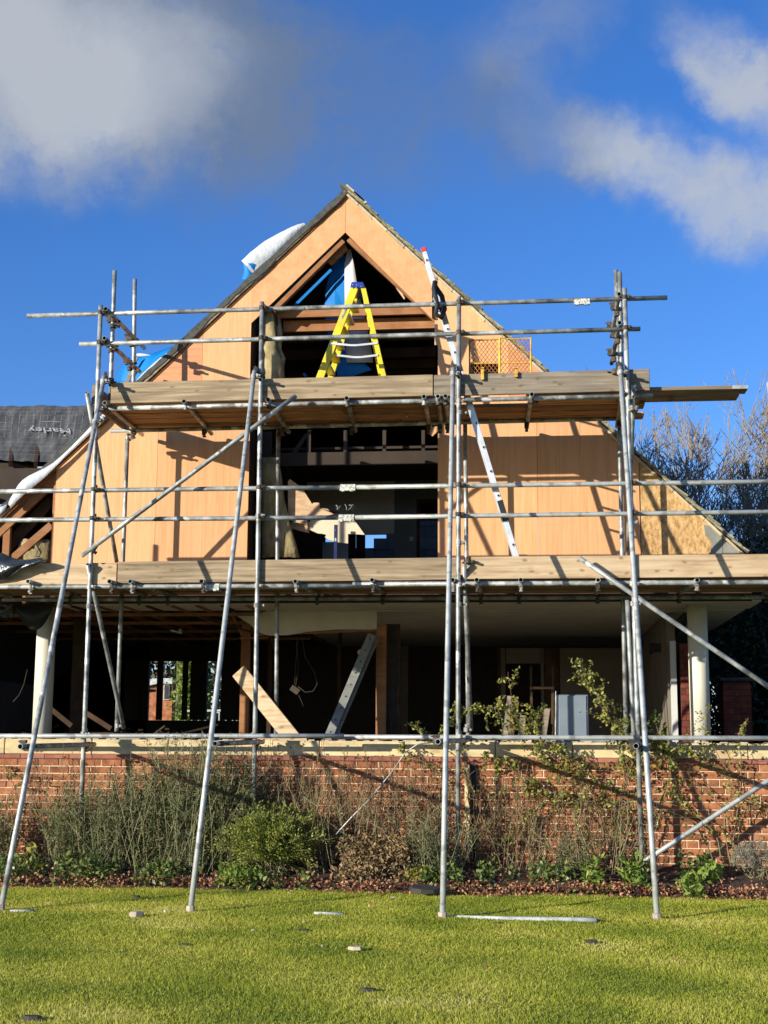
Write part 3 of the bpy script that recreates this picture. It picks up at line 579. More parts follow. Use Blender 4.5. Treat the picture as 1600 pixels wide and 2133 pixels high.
# ragged ceiling edge hanging over the left room
lay = MB().prism([xz(a, b, 2.25) for a, b in ((482, 1276), (620, 1272), (785, 1270), (785, 1311), (700, 1311), (640, 1316), (600, 1323), (560, 1324), (536, 1316), (520, 1300))], 2.25, 2.265)
lay.build('torn_ceiling_board', 'cream', hd)
MB().beam(at(530, 1322, 2.3), at(780, 1313, 2.3), .03, .03).build('broken_lath', 'timber', hd)
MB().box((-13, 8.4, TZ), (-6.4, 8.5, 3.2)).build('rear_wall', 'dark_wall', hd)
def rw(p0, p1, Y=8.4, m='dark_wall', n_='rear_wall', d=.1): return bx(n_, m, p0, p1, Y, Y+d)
rw((120, 1240), (255, 1540)); rw((250, 1240), (520, 1377)); rw((250, 1500), (520, 1545)); rw((398, 1377), (428, 1500)); rw((462, 1377), (496, 1500)); rw((520, 1240), (790, 1545)); rw((790, 1240), (1420, 1545), m='pale_shaded')
for a, b in ((282, 288), (328, 336), (381, 388), (494, 502)): rw((a, 1377), (b, 1500), 8.34, 'timber_old_shaded', 'window_mullion', .05)
MB().box((-3.32, 2.35, TZ), (-3.2, 8.4, SZ)) if False else None
for (a, b, c, d) in ((484, 1282, 506, 1326), (470, 1300, 540, 1322), (500, 1330, 560, 1328), (566, 1326, 572, 1352), (430, 1290, 486, 1306), (380, 1300, 430, 1296)): MB().beam(at(a, b, 2.5), at(c, d, 2.6), .03, .02).build('broken_lath', 'timber_old_shaded' if a % 4 else 'timber', hd)
# dark timber posts of the stripped left room
for a, b, Y, m in ((155, 167, 3.0, 'timber_old_shaded'), (167, 172, 3.05, 'timber'), (504, 516, 3.6, 'timber'), (560, 563, 4, 'timber_old_shaded'), (704, 708, 5, 'timber_old_shaded')): bx('stud_post', m, (a, 1262), (b, 1560), Y, Y+.08)
bx('timber_post', 'timber', (784, 1301), (803, 1560), 2.28, 2.40)
for i in range(17):   # exposed joists over the left room
    x = -8.1+i*.30; MB().box((x, F+.15, SZ-.02), (x+.04, 8.2, SZ+.14)).build('ceiling_joist', 'timber' if i % 3 else 'timber_old_shaded', hd)
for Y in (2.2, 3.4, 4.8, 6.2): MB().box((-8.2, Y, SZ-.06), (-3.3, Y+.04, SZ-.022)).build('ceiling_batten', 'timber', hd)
MB().box((-8.6, F+.1, SZ+.16), (-5.56, 8.4, SZ+.2)).build('joist_boarding', 'timber_old_shaded', hd)
# right room
rr_ = [('partition_wall', 'pale_shaded', (803, 1300), (832, 1560), 2.40, .05), ('door_frame', 'timber_old_shaded', (829, 1330), (833, 1560), 2.38, .06), ('partition_wall', 'pale_shaded', (834, 1345), (850, 1560), 5.0, .06),
       ('door_frame', 'timber_old_shaded', (1036, 1350), (1043, 1560), 6.0, .06), ('partition_wall', 'cream_shaded', (1043, 1350), (1054, 1560), 6.0, .05), ('partition_wall', 'cream_shaded', (1054, 1350), (1128, 1382), 6.0, .05),
       ('partition_wall', 'cream_shaded', (1126, 1350), (1135, 1560), 6.0, .05), ('door_frame', 'timber_old_shaded', (1134, 1350), (1166, 1560), 6.0, .05), ('partition_wall', 'cream_shaded', (1166, 1350), (1370, 1560), 6.0, .05)]
for nm, m, a, b, Y, d in rr_: bx(nm, m, a, b, Y, Y+d)
bx('door_handle', 'black', (812, 1497), (816, 1522), 2.36, 2.375); bx('door_handle', 'black', (813, 1507), (825, 1511), 2.335, 2.355)
bx('letter_slot', 'black', (809, 1436), (822, 1443), 2.37, 2.385)
# right end wall, white reveal and brick pier
MB().prism([(1.62, TZ), (1.72, TZ), (1.72, SZ-.02), (1.62, SZ-.02)], 2.5, 6.0).build('side_wall', 'cream_shaded', hd)
bx('wall_reveal', 'white_wall', (1396, 1335), (1414, 1560), 2.35, 2.45)
bx('steel_beam', 'black', (1355, 1340), (1420, 1358), 3.2, 3.3)
MB().beam(at(1432, 1284, 1.9), at(1360, 1356, 4.6), .09, .09).build('steel_beam', 'black', hd)
pier = MB(); 
Pa, Pb = at(1416, 1340, 2.3), at(1441, 1560, 2.3)
MB().box((Pa.x+.004, 2.306, TZ), (Pb.x-.004, 2.5, Pa.z)).build('pier_mortar', 'dark_wall', hd)
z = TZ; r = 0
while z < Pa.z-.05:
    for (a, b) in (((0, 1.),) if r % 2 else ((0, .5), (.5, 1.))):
        MB().box((Pa.x+(Pb.x-Pa.x)*a+.003, 2.3, z+.004), (Pa.x+(Pb.x-Pa.x)*b-.003, 2.4, z+.069)).build('brick', 'brick_shaded', hd)
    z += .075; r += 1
# round columns on the terrace edge
for px_ in (88, 1459):
    c = at(px_, 1500, 1.62); cb = MB().tube([(c.x, 1.62, TZ), (c.x, 1.62, SZ)], .112, 32).build('column', 'column_paint', hd); cb.data.polygons.foreach_set('use_smooth', [True]*32+[False]*2)

# left end of the gable: exposed frame
bx('timber_post', 'timber', (8, 1080), (17, 1180), F+.04, F+.10)
MB().beam(at(108, 1094, F+.09), at(24, 1166, F+.09), .05, .09, (0, 0, 1)).build('frame_strut', 'timber', hd)
MB().beam(at(110, 1040, F+.22), at(16, 1140, F+.22), .05, .14, (0, 0, 1)).build('frame_strut', 'timber_old_shaded', hd)
MB().box((-8.5, 3.3, SZ+.2), (-5.55, 3.35, 5.0)).build('partition_wall', 'dark_wall', hd)
lump('glass_wool_quilt', 'wool', [(58, 104, 1128), (50, 105, 1136), (42, 106, 1148), (36, 106, 1160), (30, 106, 1175)], F+.25, .12, hd, amp=.03)
MB().prism([xz(a, b, F+.02) for a, b in ((112, 1000), (117, 996), (109, 1165), (103, 1170))], F-.005, F+.0) if False else None
MB().prism([xz(a, b, F+.02) for a, b in ((113, 990), (118, 984), (110, 1175), (104, 1175))], F+.019, F+.035).build('panel_edge_batten', 'timber', hd)

# ============================================================ wing roof at the left with black membrane
wing = thing('side_wing', (-7, 5, TZ), 'low side wing with bare roof covered in printed black membrane, left of the gable', 'building')
E0 = at(-240, 945, 4.0); R0 = at(-240, 846, 5.03); E1 = at(178, 958, 4.0); R1 = at(196, 845, 5.03)
def wp(u, v, h=0.):  # point of the membrane: u along, v up the slope
    a = E0.lerp(E1, u); b = R0.lerp(R1, u); return a.lerp(b, v)+Vector((0, -.6, .7)).normalized()*h
b = MB(); nu, nv = 60, 20; V = []
for j in range(nv+1):
    for i in range(nu+1):
        u, v = i/nu, j/nv; w = .012*math.sin(u*31)*math.sin(v*4+u*9)+.006*math.sin(u*90+v*3)+random.uniform(-.0015, .0015)-(.05*math.sin(min(1, max(0, (.33-v)/.33))*math.pi/2) if v < .33 else 0)
        V.append(tuple(wp(u, v, w)))
b.v = V; b.n = len(V); b.f = [(j*(nu+1)+i, j*(nu+1)+i+1, (j+1)*(nu+1)+i+1, (j+1)*(nu+1)+i) for j in range(nv) for i in range(nu)]
b.build('roof_membrane', 'membrane_black', wing, smooth=True)
gr = MB(); LW = (E1-E0).length; LH = (R0-E0).length
def gl(u0, v0, u1, v1, w=.0032):
    n_ = 12
    for i in range(n_):
        if random.random() < .12: continue
        a0, a1 = i/n_, (i+1)/n_; p = wp(u0+(u1-u0)*a0, v0+(v1-v0)*a0, .017); q = wp(u0+(u1-u0)*a1, v0+(v1-v0)*a1, .017); d = (q-p).normalized(); up = (R0-E0).normalized(); sd = up if abs(d.x) > .7 else (E1-E0).normalized()
        sd = sd*w/2; gr.add([p-sd, q-sd, q+sd, p+sd], [(0, 1, 2, 3)])
U = lambda px: (px+240)/(178+240.)
for (a, b_) in ((-100, 20), (34, 160)):
    for i in range(10):
        x_ = a+(b_-a)*i/9; gl(U(x_), .36, U(x_), .86)
    for v in (.36, .50, .64, .78, .86): 
        gl(U(a), v, U(b_), v)
for v in (.05, .12, .20, .27, .93): gl(.02, v, .98, v, .002)
gr.build('printed_grid', 'print_white', wing, kind='stuff')
def word(txt, cx, cv, size, m='print_white', name='printed_word'):
    cu = bpy.data.curves.new('w', 'FONT'); cu.body = txt; cu.size = size; cu.align_x = 'CENTER'; cu.align_y = 'CENTER'; cu.extrude = .0006; cu.offset = size*.012
    t = bpy.data.objects.new('w', cu); COL.objects.link(t); bpy.context.view_layer.update(); me = bpy.data.meshes.new_from_object(t); bpy.data.objects.remove(t)
    me.name = name; me.materials.clear(); me.materials.append(MT[m])
    ux = (E1-E0).normalized(); uy = (R0-E0).normalized(); uz = ux.cross(uy).normalized()
    R = Matrix((-ux, -uy, uz)).transposed().to_4x4()     # laid upside down, as on the roof
    p = wp(cx, cv, .022); me.transform(R); return link(name, me, p, wing)
word('Marley', U(98), .50, .235); word('roofing membrane', U(96), .66, .045, name='printed_line')
lg = MB()   # the printed mark before the word: three dots and a swung stroke
for (px_, v, r) in ((129, .405, .016), (120, .41, .010), (58, .58, .007)):
    p = wp(U(px_), v, .020); ux = (E1-E0).normalized(); uy = (R0-E0).normalized(); lg.add([p+(ux*math.cos(t)+uy*math.sin(t))*r for t in [2*math.pi*i/12 for i in range(12)]], [tuple(range(12))])
pts = [wp(U(a), v, .020) for a, v in ((132, .56), (128, .50), (124, .485), (120, .49))]; lg.tube(pts, .006, 5)
lg.build('printed_mark', 'print_white', wing)
E = MB()
for i in range(9):
    p = wp(i/8, -.02, -.08); q = wp(i/8, 1., -.08); E = MB().beam(p, q, .05, .10, (0, 0, 1)).build('rafter', 'timber_old_shaded', wing)
MB().box((-9, 6.3, 2.9), (-5.7, 6.36, 5.8)).build('rear_wall', 'dark_wall', wing)
for a, b_ in (((20, 955), (120, 990)), ((0, 990), (90, 1030)), ((-20, 958), (70, 958)), ((60, 962), (110, 962))): MB().beam(at(*a, 4.3), at(*b_, 4.3), .05, .08).build('roof_brace', 'timber_old_shaded', wing)
pp = at(78, 972, 3.7); MB().box((pp.x, 3.7, pp.z-.1), (pp.x+.14, 3.75, pp.z)).build('grey_board', 'grey_steel', wing)

# added wall mass, out of view, to keep sun off the left interior
MB().box((-13, .75, TZ), (-7.75, 5.2, 4.7)).build('sun_block_wall', 'brick', wing)
MB().box((-13, .70, 4.702), (-7.70, 5.2, 4.78)).build('sun_block_capping', 'stone', wing)
# ============================================================ scaffold
R = .02415; YF, YI = -.35, .85; TOPZ = 4.89; LOWZ = 2.972
sca = thing('scaffold', (-1.8, .2, 0), 'two-lift tube and board scaffold standing across the gable front', 'scaffold')
def T(name, p, q, m='galv', bend=0, **k):
    p, q = Vector(p), Vector(q)
    pts = [p.lerp(q, i/4) for i in range(5)]
    if bend: pts = [v+Vector((0, 0, -bend*math.sin(math.pi*i/4))) for i, v in enumerate(pts)]
    return smooth_tube(name, pts, R, m, sca, **k)
# coupler meshes: two rings at right angles with bolts
def coupler_mesh(kind):
    b = MB()
    def ring(ax, off, r=.031, w=.05):
        v = []; f = []; seg = 12
        for s_ in (-w/2, w/2):
            for j in range(seg):
                t = 2*math.pi*j/seg; rad = r*(1.12 if j % 6 == 0 else 1)
                c, s = math.cos(t)*rad, math.sin(t)*rad
                v.append({0: (s_, c+off, s), 1: (c, s_+off, s), 2: (c, s+off, s_)}[ax])
        for j in range(seg): f.append((j, (j+1) % seg, seg+(j+1) % seg, seg+j))
        for base in (0, seg): f.append(tuple(range(base, base+seg)))
        b.add(v, f)
    ring(2, 0); ring(0, {'right': .0505, 'swivel': .0505, 'single': 10}[kind] if kind != 'single' else 10) if kind != 'single' else None
    b.box((.024, -.014, -.012), (.062, .014, .012)); b.box((.058, -.02, -.018), (.072, .02, .018)); b.tube([(.05, -.05, 0), (.05, .052, 0)], .008, 6); b.tube([(.05, -.072, 0), (.05, -.045, 0)], .015, 6)
    if kind != 'single': b.tube([(-.0, .03, .05), (-.0, .10, .05)], .008, 6); b.tube([(0, .012, .05), (0, .035, .05)], .014, 6); b.box((-.02, .02, .03), (.02, .08, .062))
    me = bpy.data.meshes.new('coupler'); me.from_pydata(b.v, [], b.f); me.materials.append(MT['coupler']); return me
CMESH = {k: coupler_mesh(k) for k in ('right', 'single')}
CM2 = {}
for k, v in CMESH.items(): w = v.copy(); w.materials.clear(); w.materials.append(MT['coupler_rust']); CM2[k] = w
def coup(p, rot=(0, 0, 0), kind='right', rust=False): return link('coupler', (CM2 if rust else CMESH)[kind], p, sca, rot=rot, scale=(.92, .92, .92))
def sleeve(p, L=.16):
    p = Vector(p); b = MB().tube([p-Vector((L/2, 0, 0)), p+Vector((L/2, 0, 0))], .033, 8).box((p.x-L/2, p.y-.045, p.z-.042), (p.x+L/2, p.y-.01, p.z-.022)); b.box((p.x-L*.4, p.y-.05, p.z-.05), (p.x-L*.2, p.y-.02, p.z-.03)); b.box((p.x+L*.15, p.y-.05, p.z-.05), (p.x+L*.35, p.y-.02, p.z-.03)); b.build('sleeve_coupler', 'sleeve', sca)

SX = [-4.585, -2.805, -.715, 1.025]
tops = [at(210, 636, YF), at(546, 629, YF), at(956, 618, YF), at(1301, 600, YF)]
bots = [at(166, 1770, YF), at(527, 1780, YF), at(954, 1780, YF), at(1337, 1790, YF)]
for t_, b_ in zip(tops, bots):
    b0 = b_+(b_-t_).normalized()*.15
    mid = t_.lerp(b0, .42+random.uniform(-.03, .03)); pts = [t_, t_.lerp(b0, .2), mid, t_.lerp(b0, .7), b0]
    smooth_tube('standard', pts, R, 'galv', sca)
    coup(mid, kind='single')
    MB().box((b0.x-.075, b0.y-.075, b0.z-.012), (b0.x+.075, b0.y+.075, b0.z-.004)).build('base_plate', 'coupler', sca)
T('standard', (-6.17, YF, .15), (-6.17, YF, 4.2)); T('standard', (2.95, YF, .15), at(1597, 797, YF)+Vector((.02, 0, 0)), 'galv_light')
# inner row
T('standard', at(243, 1524, YI), at(266, 905, YI)); T('standard', at(279, 800, YI)-Vector((0, 0, .2)), at(281, 582, YI))
T('standard', at(231, 800, 0.0)-Vector((0, 0, .2)), at(239, 564, 0.0))
T('standard', at(575, 1560, YI), at(580, 890, YI)); T('standard', at(976, 1560, YI), at(969, 880, YI))
T('standard', at(1305, 1560, YI), at(1283, 563, YI)); T('standard', at(1297, 880, 0.15), at(1291, 567, .15))
T('standard', (-6.17, YI, TZ), (-6.17, YI, 4.2))
# ledgers
T('ledger', at(222, 851, YF+.05), at(1360, 824, YF+.05)); T('ledger', at(231, 898, YI-.05), at(1322, 871, YI-.05))
T('ledger', at(500, 1546, YF), at(530, 1546, YF)) if False else None
T('ledger', (-7.1, YF+.05, at(0, 1221, YF).z), (-1.55, YF+.05, LOWZ)); T('ledger', at(735, 1211, YF+.05)-Vector((0, 0, .03)), (3.3, YF+.05, at(1600, 1212, YF).z))
T('ledger', (-7.1, YI-.05, LOWZ-.01), (3.3, YI-.05, LOWZ-.02), 'galv')
# guard rails
UG1 = (at(57, 658, YF+.05), at(1390, 620, YF+.05)); UG2 = (at(166, 717, YF+.05), at(1334, 685, YF+.05))
T('guard_rail', *UG1); T('guard_rail', *UG2)
LG1 = (at(-60, 1024.5, YF+.05), at(1700, 1002, YF+.05)); LG2 = (at(-60, 1084, YF+.05), at(1700, 1065, YF+.05))
m1 = at(725, 1015, YF+.05); m2 = at(722, 1078, YF+.05)
T('guard_rail', LG1[0], m1); T('guard_rail', m1+Vector((.002, 0, 0)), LG1[1], 'galv_light'); T('guard_rail', LG2[0], m2); T('guard_rail', m2+Vector((.002, 0, 0)), LG2[1], 'galv_light')
sleeve(at(1212, 628, YF+.05)); sleeve(m1); sleeve(m2); sleeve(at(442, 1222, YF+.05))
B1 = (at(-60, 1533, YF-.052), at(716, 1533, YF-.052)); T('ledger', *B1, 'galv_light'); T('ledger', at(690, 1535, YF+.055), at(1700, 1538, YF+.055), 'galv_light')
# end return rails
T('return_rail', at(220, 643, YF-.03), Vector((-4.53, 1.13, 5.99))); T('return_rail', at(217, 704, YF-.03), Vector((-4.56, 1.08, 5.69)))
T('return_rail', at(1290, 612, YF-.03), Vector((.97, 1.25, 6.03))); T('return_rail', at(1291, 672, YF-.03), Vector((.965, 1.30, 5.72)))
# rakers
RK = [((2, 1893), (217, 785)), ((397, 1896), (530, 774)), ((922, 1909), (944, 768)), ((1369, 1912), (1292, 765))]
for (a, b_) in RK:
    p = atg(*a, .02); q = at(*b_, YF-.09); T('raker', p, q, 'galv_light' if a[0] > 300 else 'galv')
    link('coupler', CMESH['single'], q.lerp(p, .012), sca); d = (p-q).normalized()
    coup(q+Vector((0, .05, -.03)), (1.1, 0, .4), rust=True); link('coupler', CM2['single'], (q.x+.05*(1 if q.x < 0 else -1), YF, q.z-.02), sca, rot=(0, 0, 2.2))
    MB().tube([p-Vector((0, 0, .02)), p+Vector((0, 0, .035))], .036, 8).build('base_collar', 'rubble_pale', sca)
# raker ties at coping height, open ends towards the lawn
TI = []
for (px_, py_, sx) in ((42, 1555, SX[0]), (447, 1549, SX[1]), (912, 1545, SX[2]), (1325, 1554, SX[3])):
    p = at(px_, py_, -2.25); q = Vector((sx+.05, .20 if px_ != 447 else .1, 1.40)); q.z = p.z+.015
    T('raker_tie', p, Vector((sx+.055, -.15, q.z))); coup(p+Vector((.02, .14, .0)), (0, 0, 1.57), rust=True); coup((sx+.03, YF, q.z-.01), (0, 1.2, .6), rust=True)
# ledger braces
T('brace', at(181, 818, YF-.06), at(243, 1170, .74)); T('brace', at(183, 1175, YF-.06), at(258, 1517, .80)); T('brace', at(967, 1172, YF-.06), at(981, 1520, .78))
T('brace', at(1320, 802, YF-.06), at(1308, 1160, .70)); T('brace', at(1307, 1250, -.30), at(1322, 1560, YF+.12)) 
T('brace', at(170, 1158, YF-.12), at(617, 824, YF-.12)); T('brace', at(1207, 1162, YF-.12), at(1640, 1457, YF-.12), 'galv'); T('brace', at(1320, 1809, YF-.06), at(1660, 1588, YF-.06), 'galv_light')
# transoms with open ends over the ledgers
for px_, ex in ((218, 297), (383, 441), (558, 602), (722, 741), (883, 897), (912, 921), (928, 936), (1108, 1097), (1296, 1285)):
    p = at(px_, 837-(px_-218)*.0212, YF-.06); p.z = TOPZ+.045
    q = at(ex, 900-(ex-218)*.0212, 1.15); q.z = TOPZ+.047; T('transom', p, q); coup((p.x+.0, YF+.05, TOPZ), (0, 0, 1.57), 'single', rust=px_ % 2 == 0); link('coupler', CM2['single'], (q.x, YI-.05, TOPZ), sca, rot=(0, 1.57, 0))
for i, px_ in enumerate((-90, 58, 228, 271, 420, 615, 775, 943, 993, 1085, 1246, 1453, 1640)):
    p = at(px_, 1211-(3 if px_ > 700 else 0), YF-.06); sh = [0, .05, -.03, .08, .02, .04, -.02, .06, 0, -.03, .05, -.06, 0][i]
    T('transom', p, (p.x+sh, 1.12, p.z-.005)); MB().tube([(p.x+.012, YF-.0, p.z-.02), (p.x+.02, YF+.0, p.z-.10)], .008, 6).build('coupler_bolt', 'coupler_rust', sca); link('coupler', CM2['single'], (p.x+sh, YI-.05, LOWZ-.01), sca, rot=(0, 1.57, .3))
    coup((p.x, YF+.05, LOWZ), (0, 1.57, 0), 'single', rust=i % 2 == 0)
# couplers at the crossings of standards and rails
def onl(seg, x): a, b_ = seg; t = (x-a.x)/(b_.x-a.x); return a.lerp(b_, t)
for i, sx in enumerate(SX):
    for seg in (UG1, UG2, LG1, LG2):
        z = onl(seg, sx).z; t_, b_ = tops[i], bots[i]; x = t_.x+(b_.x-t_.x)*((t_.z-z)/(t_.z-b_.z)); coup((x, YF, z), (0, 0, 0), rust=True)
    coup((sx, YF, TOPZ), rust=False); coup((sx, YF, LOWZ), rust=False); coup((sx, YF, 1.45), rust=False); coup((sx+.01, YF, TOPZ-.12), (0, 0, .8), 'single'); coup((sx, YF, LOWZ-.2), (0, 0, 1.2), 'single')
for (x, y, z) in ((-4.56, .0, 5.98), (-4.56, .72, 5.985), (-4.57, .0, 5.70), (-4.57, .72, 5.70), (.97, .15, 6.02), (.97, .85, 6.02), (.97, .15, 5.71), (.97, .85, 5.71)): coup((x, y, z), (0, 0, 1.57), rust=True); link('coupler', CM2['single'], (x, y, z-.07), sca)
coup(at(190, 1145, YF), (0, .6, 0), rust=True); coup(at(545, 876, YF), (0, .6, 0), rust=True); coup(at(198, 878, YF-.05), (0, 0, 0)); coup(at(975, 1170, YF), (0, 0, 0), rust=True); coup(at(1316, 850, YF), (0, 0, 0)); coup(at(1337, 1797, YF-.02), (0, .6, 0), rust=True)
coup(at(266, 912, YI), (0, 0, 0)); coup(at(580, 905, YI), (0, 0, 0), rust=True); coup(at(245, 1512, YI)); coup(at(972, 1520, .8)); coup(at(1301, 1250, YI), rust=True)

# boards
def board(x0, x1, y, z, w=.218, t=.038, m='board_under', name='scaffold_board', tilt=0):
    o = MB().box((x0, y, z), (x1, y+w, z+t)).build(name, m, sca, bevel=.004); o.rotation_euler = (0, tilt, random.uniform(-.002, .002)); return o
dz = TOPZ+.072
for i in range(5):
    y = -.27+i*.246; xr = 1.14+[.0, .03, .10, .05, .13][i]
    if i < 2:   # hatch for the ladder
        board(-4.60, -2.1, y, dz); board(-2.09, -.80, y, dz+.002); board(-.02+.03*i, xr, y, dz)
    elif i == 3: board(-4.55, -1.35, y, dz); board(-1.34, xr, y, dz+.001)
    else: board(-4.58, -2.62+.3*i, y, dz); board(-2.61+.3*i, xr, y, dz+.001)
board(-.63, -.05, -.30, dz+.036, w=.10, t=.02, m='ply_pink', name='hatch_board')
p = at(1345, 815, -.12); q = at(1556, 802, -.12); board(.2, q.x, -.20, dz+.04, w=.225, m='board_grey'); board(.4, q.x-.05, .08, dz+.04, w=.225, m='board_grey')
MB().box((q.x-.16, -.2015, dz+.041), (q.x-.001, -.1985, dz+.077)).build('board_end_band', 'galv_light', sca)
MB().beam((1.16, 1.0, dz-.03), (1.02, .1, dz-.03), .06, .04).build('scaffold_board', 'board_under', sca)
lz = LOWZ+.075
for i in range(6):
    y = -.26+i*.247; o_ = [0, .9, .3, 1.2, .6, .1][i]
    board(-7.3, -5.2+o_, y, lz); board(-5.19+o_, -1.3+o_, y, lz+.001); board(-1.29+o_, 2.55, y, lz) if o_ < 1.3 else None; board(2.56, 3.4, y, lz+.001)
# toe boards on edge
def toe(p0, p1, m, y=-.318, h=.228, lift=0):
    a = at(*p0, y); b_ = at(*p1, y)
    o = MB().prism([(a.x, a.z-h), (b_.x, b_.z-h), (b_.x, b_.z), (a.x, a.z)], y, y+.038).build('toe_board', m, sca, bevel=.004); return o
toe((232, 797), (902, 780), 'board'); toe((904, 781), (1353, 768), 'board_grey', y=-.322)
MB().box((-4.66, -.33, 4.93), (-4.62, .95, 5.16)).build('toe_board', 'board_grey', sca)
toe((-50, 1174), (244, 1172), 'board_new'); toe((246, 1170), (955, 1161), 'board', y=-.314); toe((966, 1160), (1700, 1153), 'board_new', y=-.322)

# ============================================================ ladders and loose gear
def ladder(name, base, top, depth_vec, w, label, cat, m, n=12, stile=(.03, .07), group=None, boxed=True):
    base, top = Vector(base), Vector(top); dv = Vector(depth_vec); t = thing(name, base, label, cat, group); d = (top-base).normalized(); L = (top-base).length
    fc = d.cross(dv).normalized()
    for s in (0, 1):
        o = MB().beam(base+dv*s, top+dv*s, stile[0], stile[1], fc); o = o.build('stile', m, t, bevel=.003)
    for i in range(n):
        p = base+d*(L*(i+.6)/n); MB().tube([p-dv.normalized()*.02, p+dv+dv.normalized()*.02], .015, 8, hollow=True).build('rung', m, t)
        h = p-dv.normalized()*(stile[0]/2+.003)
        MB().tube([h, h+dv.normalized()*.003], .011, 10).build('rung_end', 'black', t)
    return t, d
# ladder leaning past the upper lift (its rungs run back towards the house)
lb, lt = at(1079, 1166, -.2), at(884, 524, -.2)
lad, ld = ladder('leaning_ladder', lb, lt, (0, .36, 0), .36, 'long aluminium ladder with red end caps leaning up through the scaffold', 'ladder', 'alu', n=13, stile=(.026, .048))
for s in (0, 1):
    MB().beam(lt+ld*.0+Vector((0, .36*s, 0)), lt+ld*.045+Vector((0, .36*s, 0)), .032, .060, ld.cross(Vector((0, 1, 0)))).build('end_cap', 'red_plastic', lad, bevel=.006)
sx_ = lb.lerp(lt, .58)-ld.cross(Vector((0, 1, 0))).normalized()*0
off = Vector((-.045, -.018, 0)); MB().beam(lb+Vector((-.036, .0, 0)), lb.lerp(lt, .80)+Vector((-.036, 0, 0)), .020, .022, ld.cross(Vector((0, 1, 0)))).build('inner_stile', 'alu', lad)
for (t0, t1) in ((.795, .83), (.755, .79), (.60, .625), (.12, .185)):
    MB().beam(lb.lerp(lt, t0), lb.lerp(lt, t1), .034, .060, ld.cross(Vector((0, 1, 0)))).build('tape_band', 'black', lad)
st = thing('ratchet_strap', lb.lerp(lt, .80), 'black strap lashing the long ladder to the top guard rail', 'strap')
c = at(908, 632, YF+.02); smooth_tube('strap_loop', [c+Vector(v) for v in ((-.01, .03, .25), (-.02, 0, .16), (.0, -.05, .05), (.02, -.055, -.04), (.0, -.05, -.13), (.06, -.01, -.16), (.09, .05, -.05), (.06, .06, .1), (-.01, .03, .2))], .027, 'black', st, seg=8, hollow=False)
MB().tube([c+Vector((-.04, -.05, .0)), c+Vector((-.02, -.08, .04)), c+Vector((.01, -.06, -.03)), c+Vector((-.03, -.05, -.02))], .012, 6).build('knotted_tail', 'white_pvc', st)

# yellow stepladder on the upper lift
Y1, Y2 = .25, .62; sl_ = thing('stepladder', (-1.9, .4, dz+.04), 'yellow fibreglass stepladder with blue top standing on the upper lift', 'stepladder')
def bar(nm, a, b_, Ya, w, m='yellow', t_=.03): return MB().beam(at(*a, Ya), at(*b_, Ya), t_, w, (1, 0, .3)).build(nm, m, sl_, bevel=.003)
for Y, sh in ((Y1, 0), (Y2, 10)):
    wv = 1 if Y == Y1 else .75
    bar('front_stile', (739-(0 if sh == 0 else -7), 600), (657+sh*2.4, 812), Y, .085*wv); bar('rear_stile', (757, 600), (806-sh*.6, 812), Y, .055)
c0 = at(728, 588, Y1); c1 = at(759, 601, Y1); MB().prism([xz(a, b_, Y1) for a, b_ in ((730, 600), (733, 589), (757, 589), (760, 601))], Y1-.03, Y2+.03).build('top_cap', 'blue_plastic', sl_, bevel=.004)
for (a, b_) in ((735, 593), (743, 594), (752, 597), (733, 599), (742, 599)): p = at(a, b_, Y1-.03); MB().tube([p-Vector((0, .004, 0)), p], .006, 8).build('rivet', 'galv_light', sl_)
for k in range(1, 8):
    t = k/8; p = at(739-82*t+3, 600+212*t, Y1); MB().box((p.x-.04, Y1+.01, p.z-.025), (p.x+.045, Y2, p.z)).build('tread', 'yellow' if k % 2 else 'alu', sl_)
for yy, xl, xr in ((716, 688, 787), (741, 702, 788)):
    pts = [at(xl, yy-1, Y1-.022), at((xl+xr)/2-8, yy+3, Y1-.022), at((xl+xr)/2+6, yy+3, Y1-.022), at(xr, yy-1.5, Y1-.022)]
    for i in range(3): MB().beam(pts[i], pts[i+1], .006, .022, (0, 0, 1)).build('spreader_bar', 'alu', sl_)
p = at(709, 658, Y1-.03); MB().prism([xz(a, b_, Y1-.02) for a, b_ in ((722, 637), (725, 640), (713, 664), (709, 662))], Y1-.019, Y1-.016).build('printed_sticker', 'print_white', sl_)

# yellow mesh gate standing on the toe board
gt = thing('mesh_gate', at(1042, 790, -.24), 'worn yellow mesh loading gate clipped over the upper toe board', 'gate')
GY = -.235; a0, a1, b0, b1 = at(978, 709, GY), at(1106, 704, GY), at(978, 795, GY), at(1106, 790, GY)
def gb(p, q, r=.009, m='yellow_worn', nm='frame_bar'): MB().tube([p, q], r, 8).build(nm, m, gt)
gb(b0, a0, .008, 'mesh_orange'); gb(a0, at(1040, 707, GY), .008, 'mesh_orange'); gb(at(1042, 705, GY), a1); gb(a1, b1); gb(at(1041, 705, GY), at(1041, 792, GY), .013); gb(b0, b1, .010); gb(at(978, 757, GY), at(1106, 756, GY), .007)
ms = MB(); w0, w1, z0, z1 = a0.x, a1.x, b0.z, a0.z; st_ = .0415
k = -12
while k < 40:
    for sgn in (1, -1):
        xs = w0+k*st_; p = [xs, z0]; q = [xs+sgn*(z1-z0)*.72, z1]
        t0, t1 = 0., 1.; dx_ = q[0]-p[0]
        if dx_ != 0:
            ta, tb = (w0-p[0])/dx_, (w1-p[0])/dx_; t0 = max(t0, min(ta, tb)); t1 = min(t1, max(ta, tb))
        if t1 > t0: ms.tube([(p[0]+dx_*t0, GY+.004*sgn, z0+(z1-z0)*t0), (p[0]+dx_*t1, GY+.004*sgn, z0+(z1-z0)*t1)], .0032, 4)
    k += 1
ms.build('wire_mesh', 'mesh_orange', gt, kind='stuff')
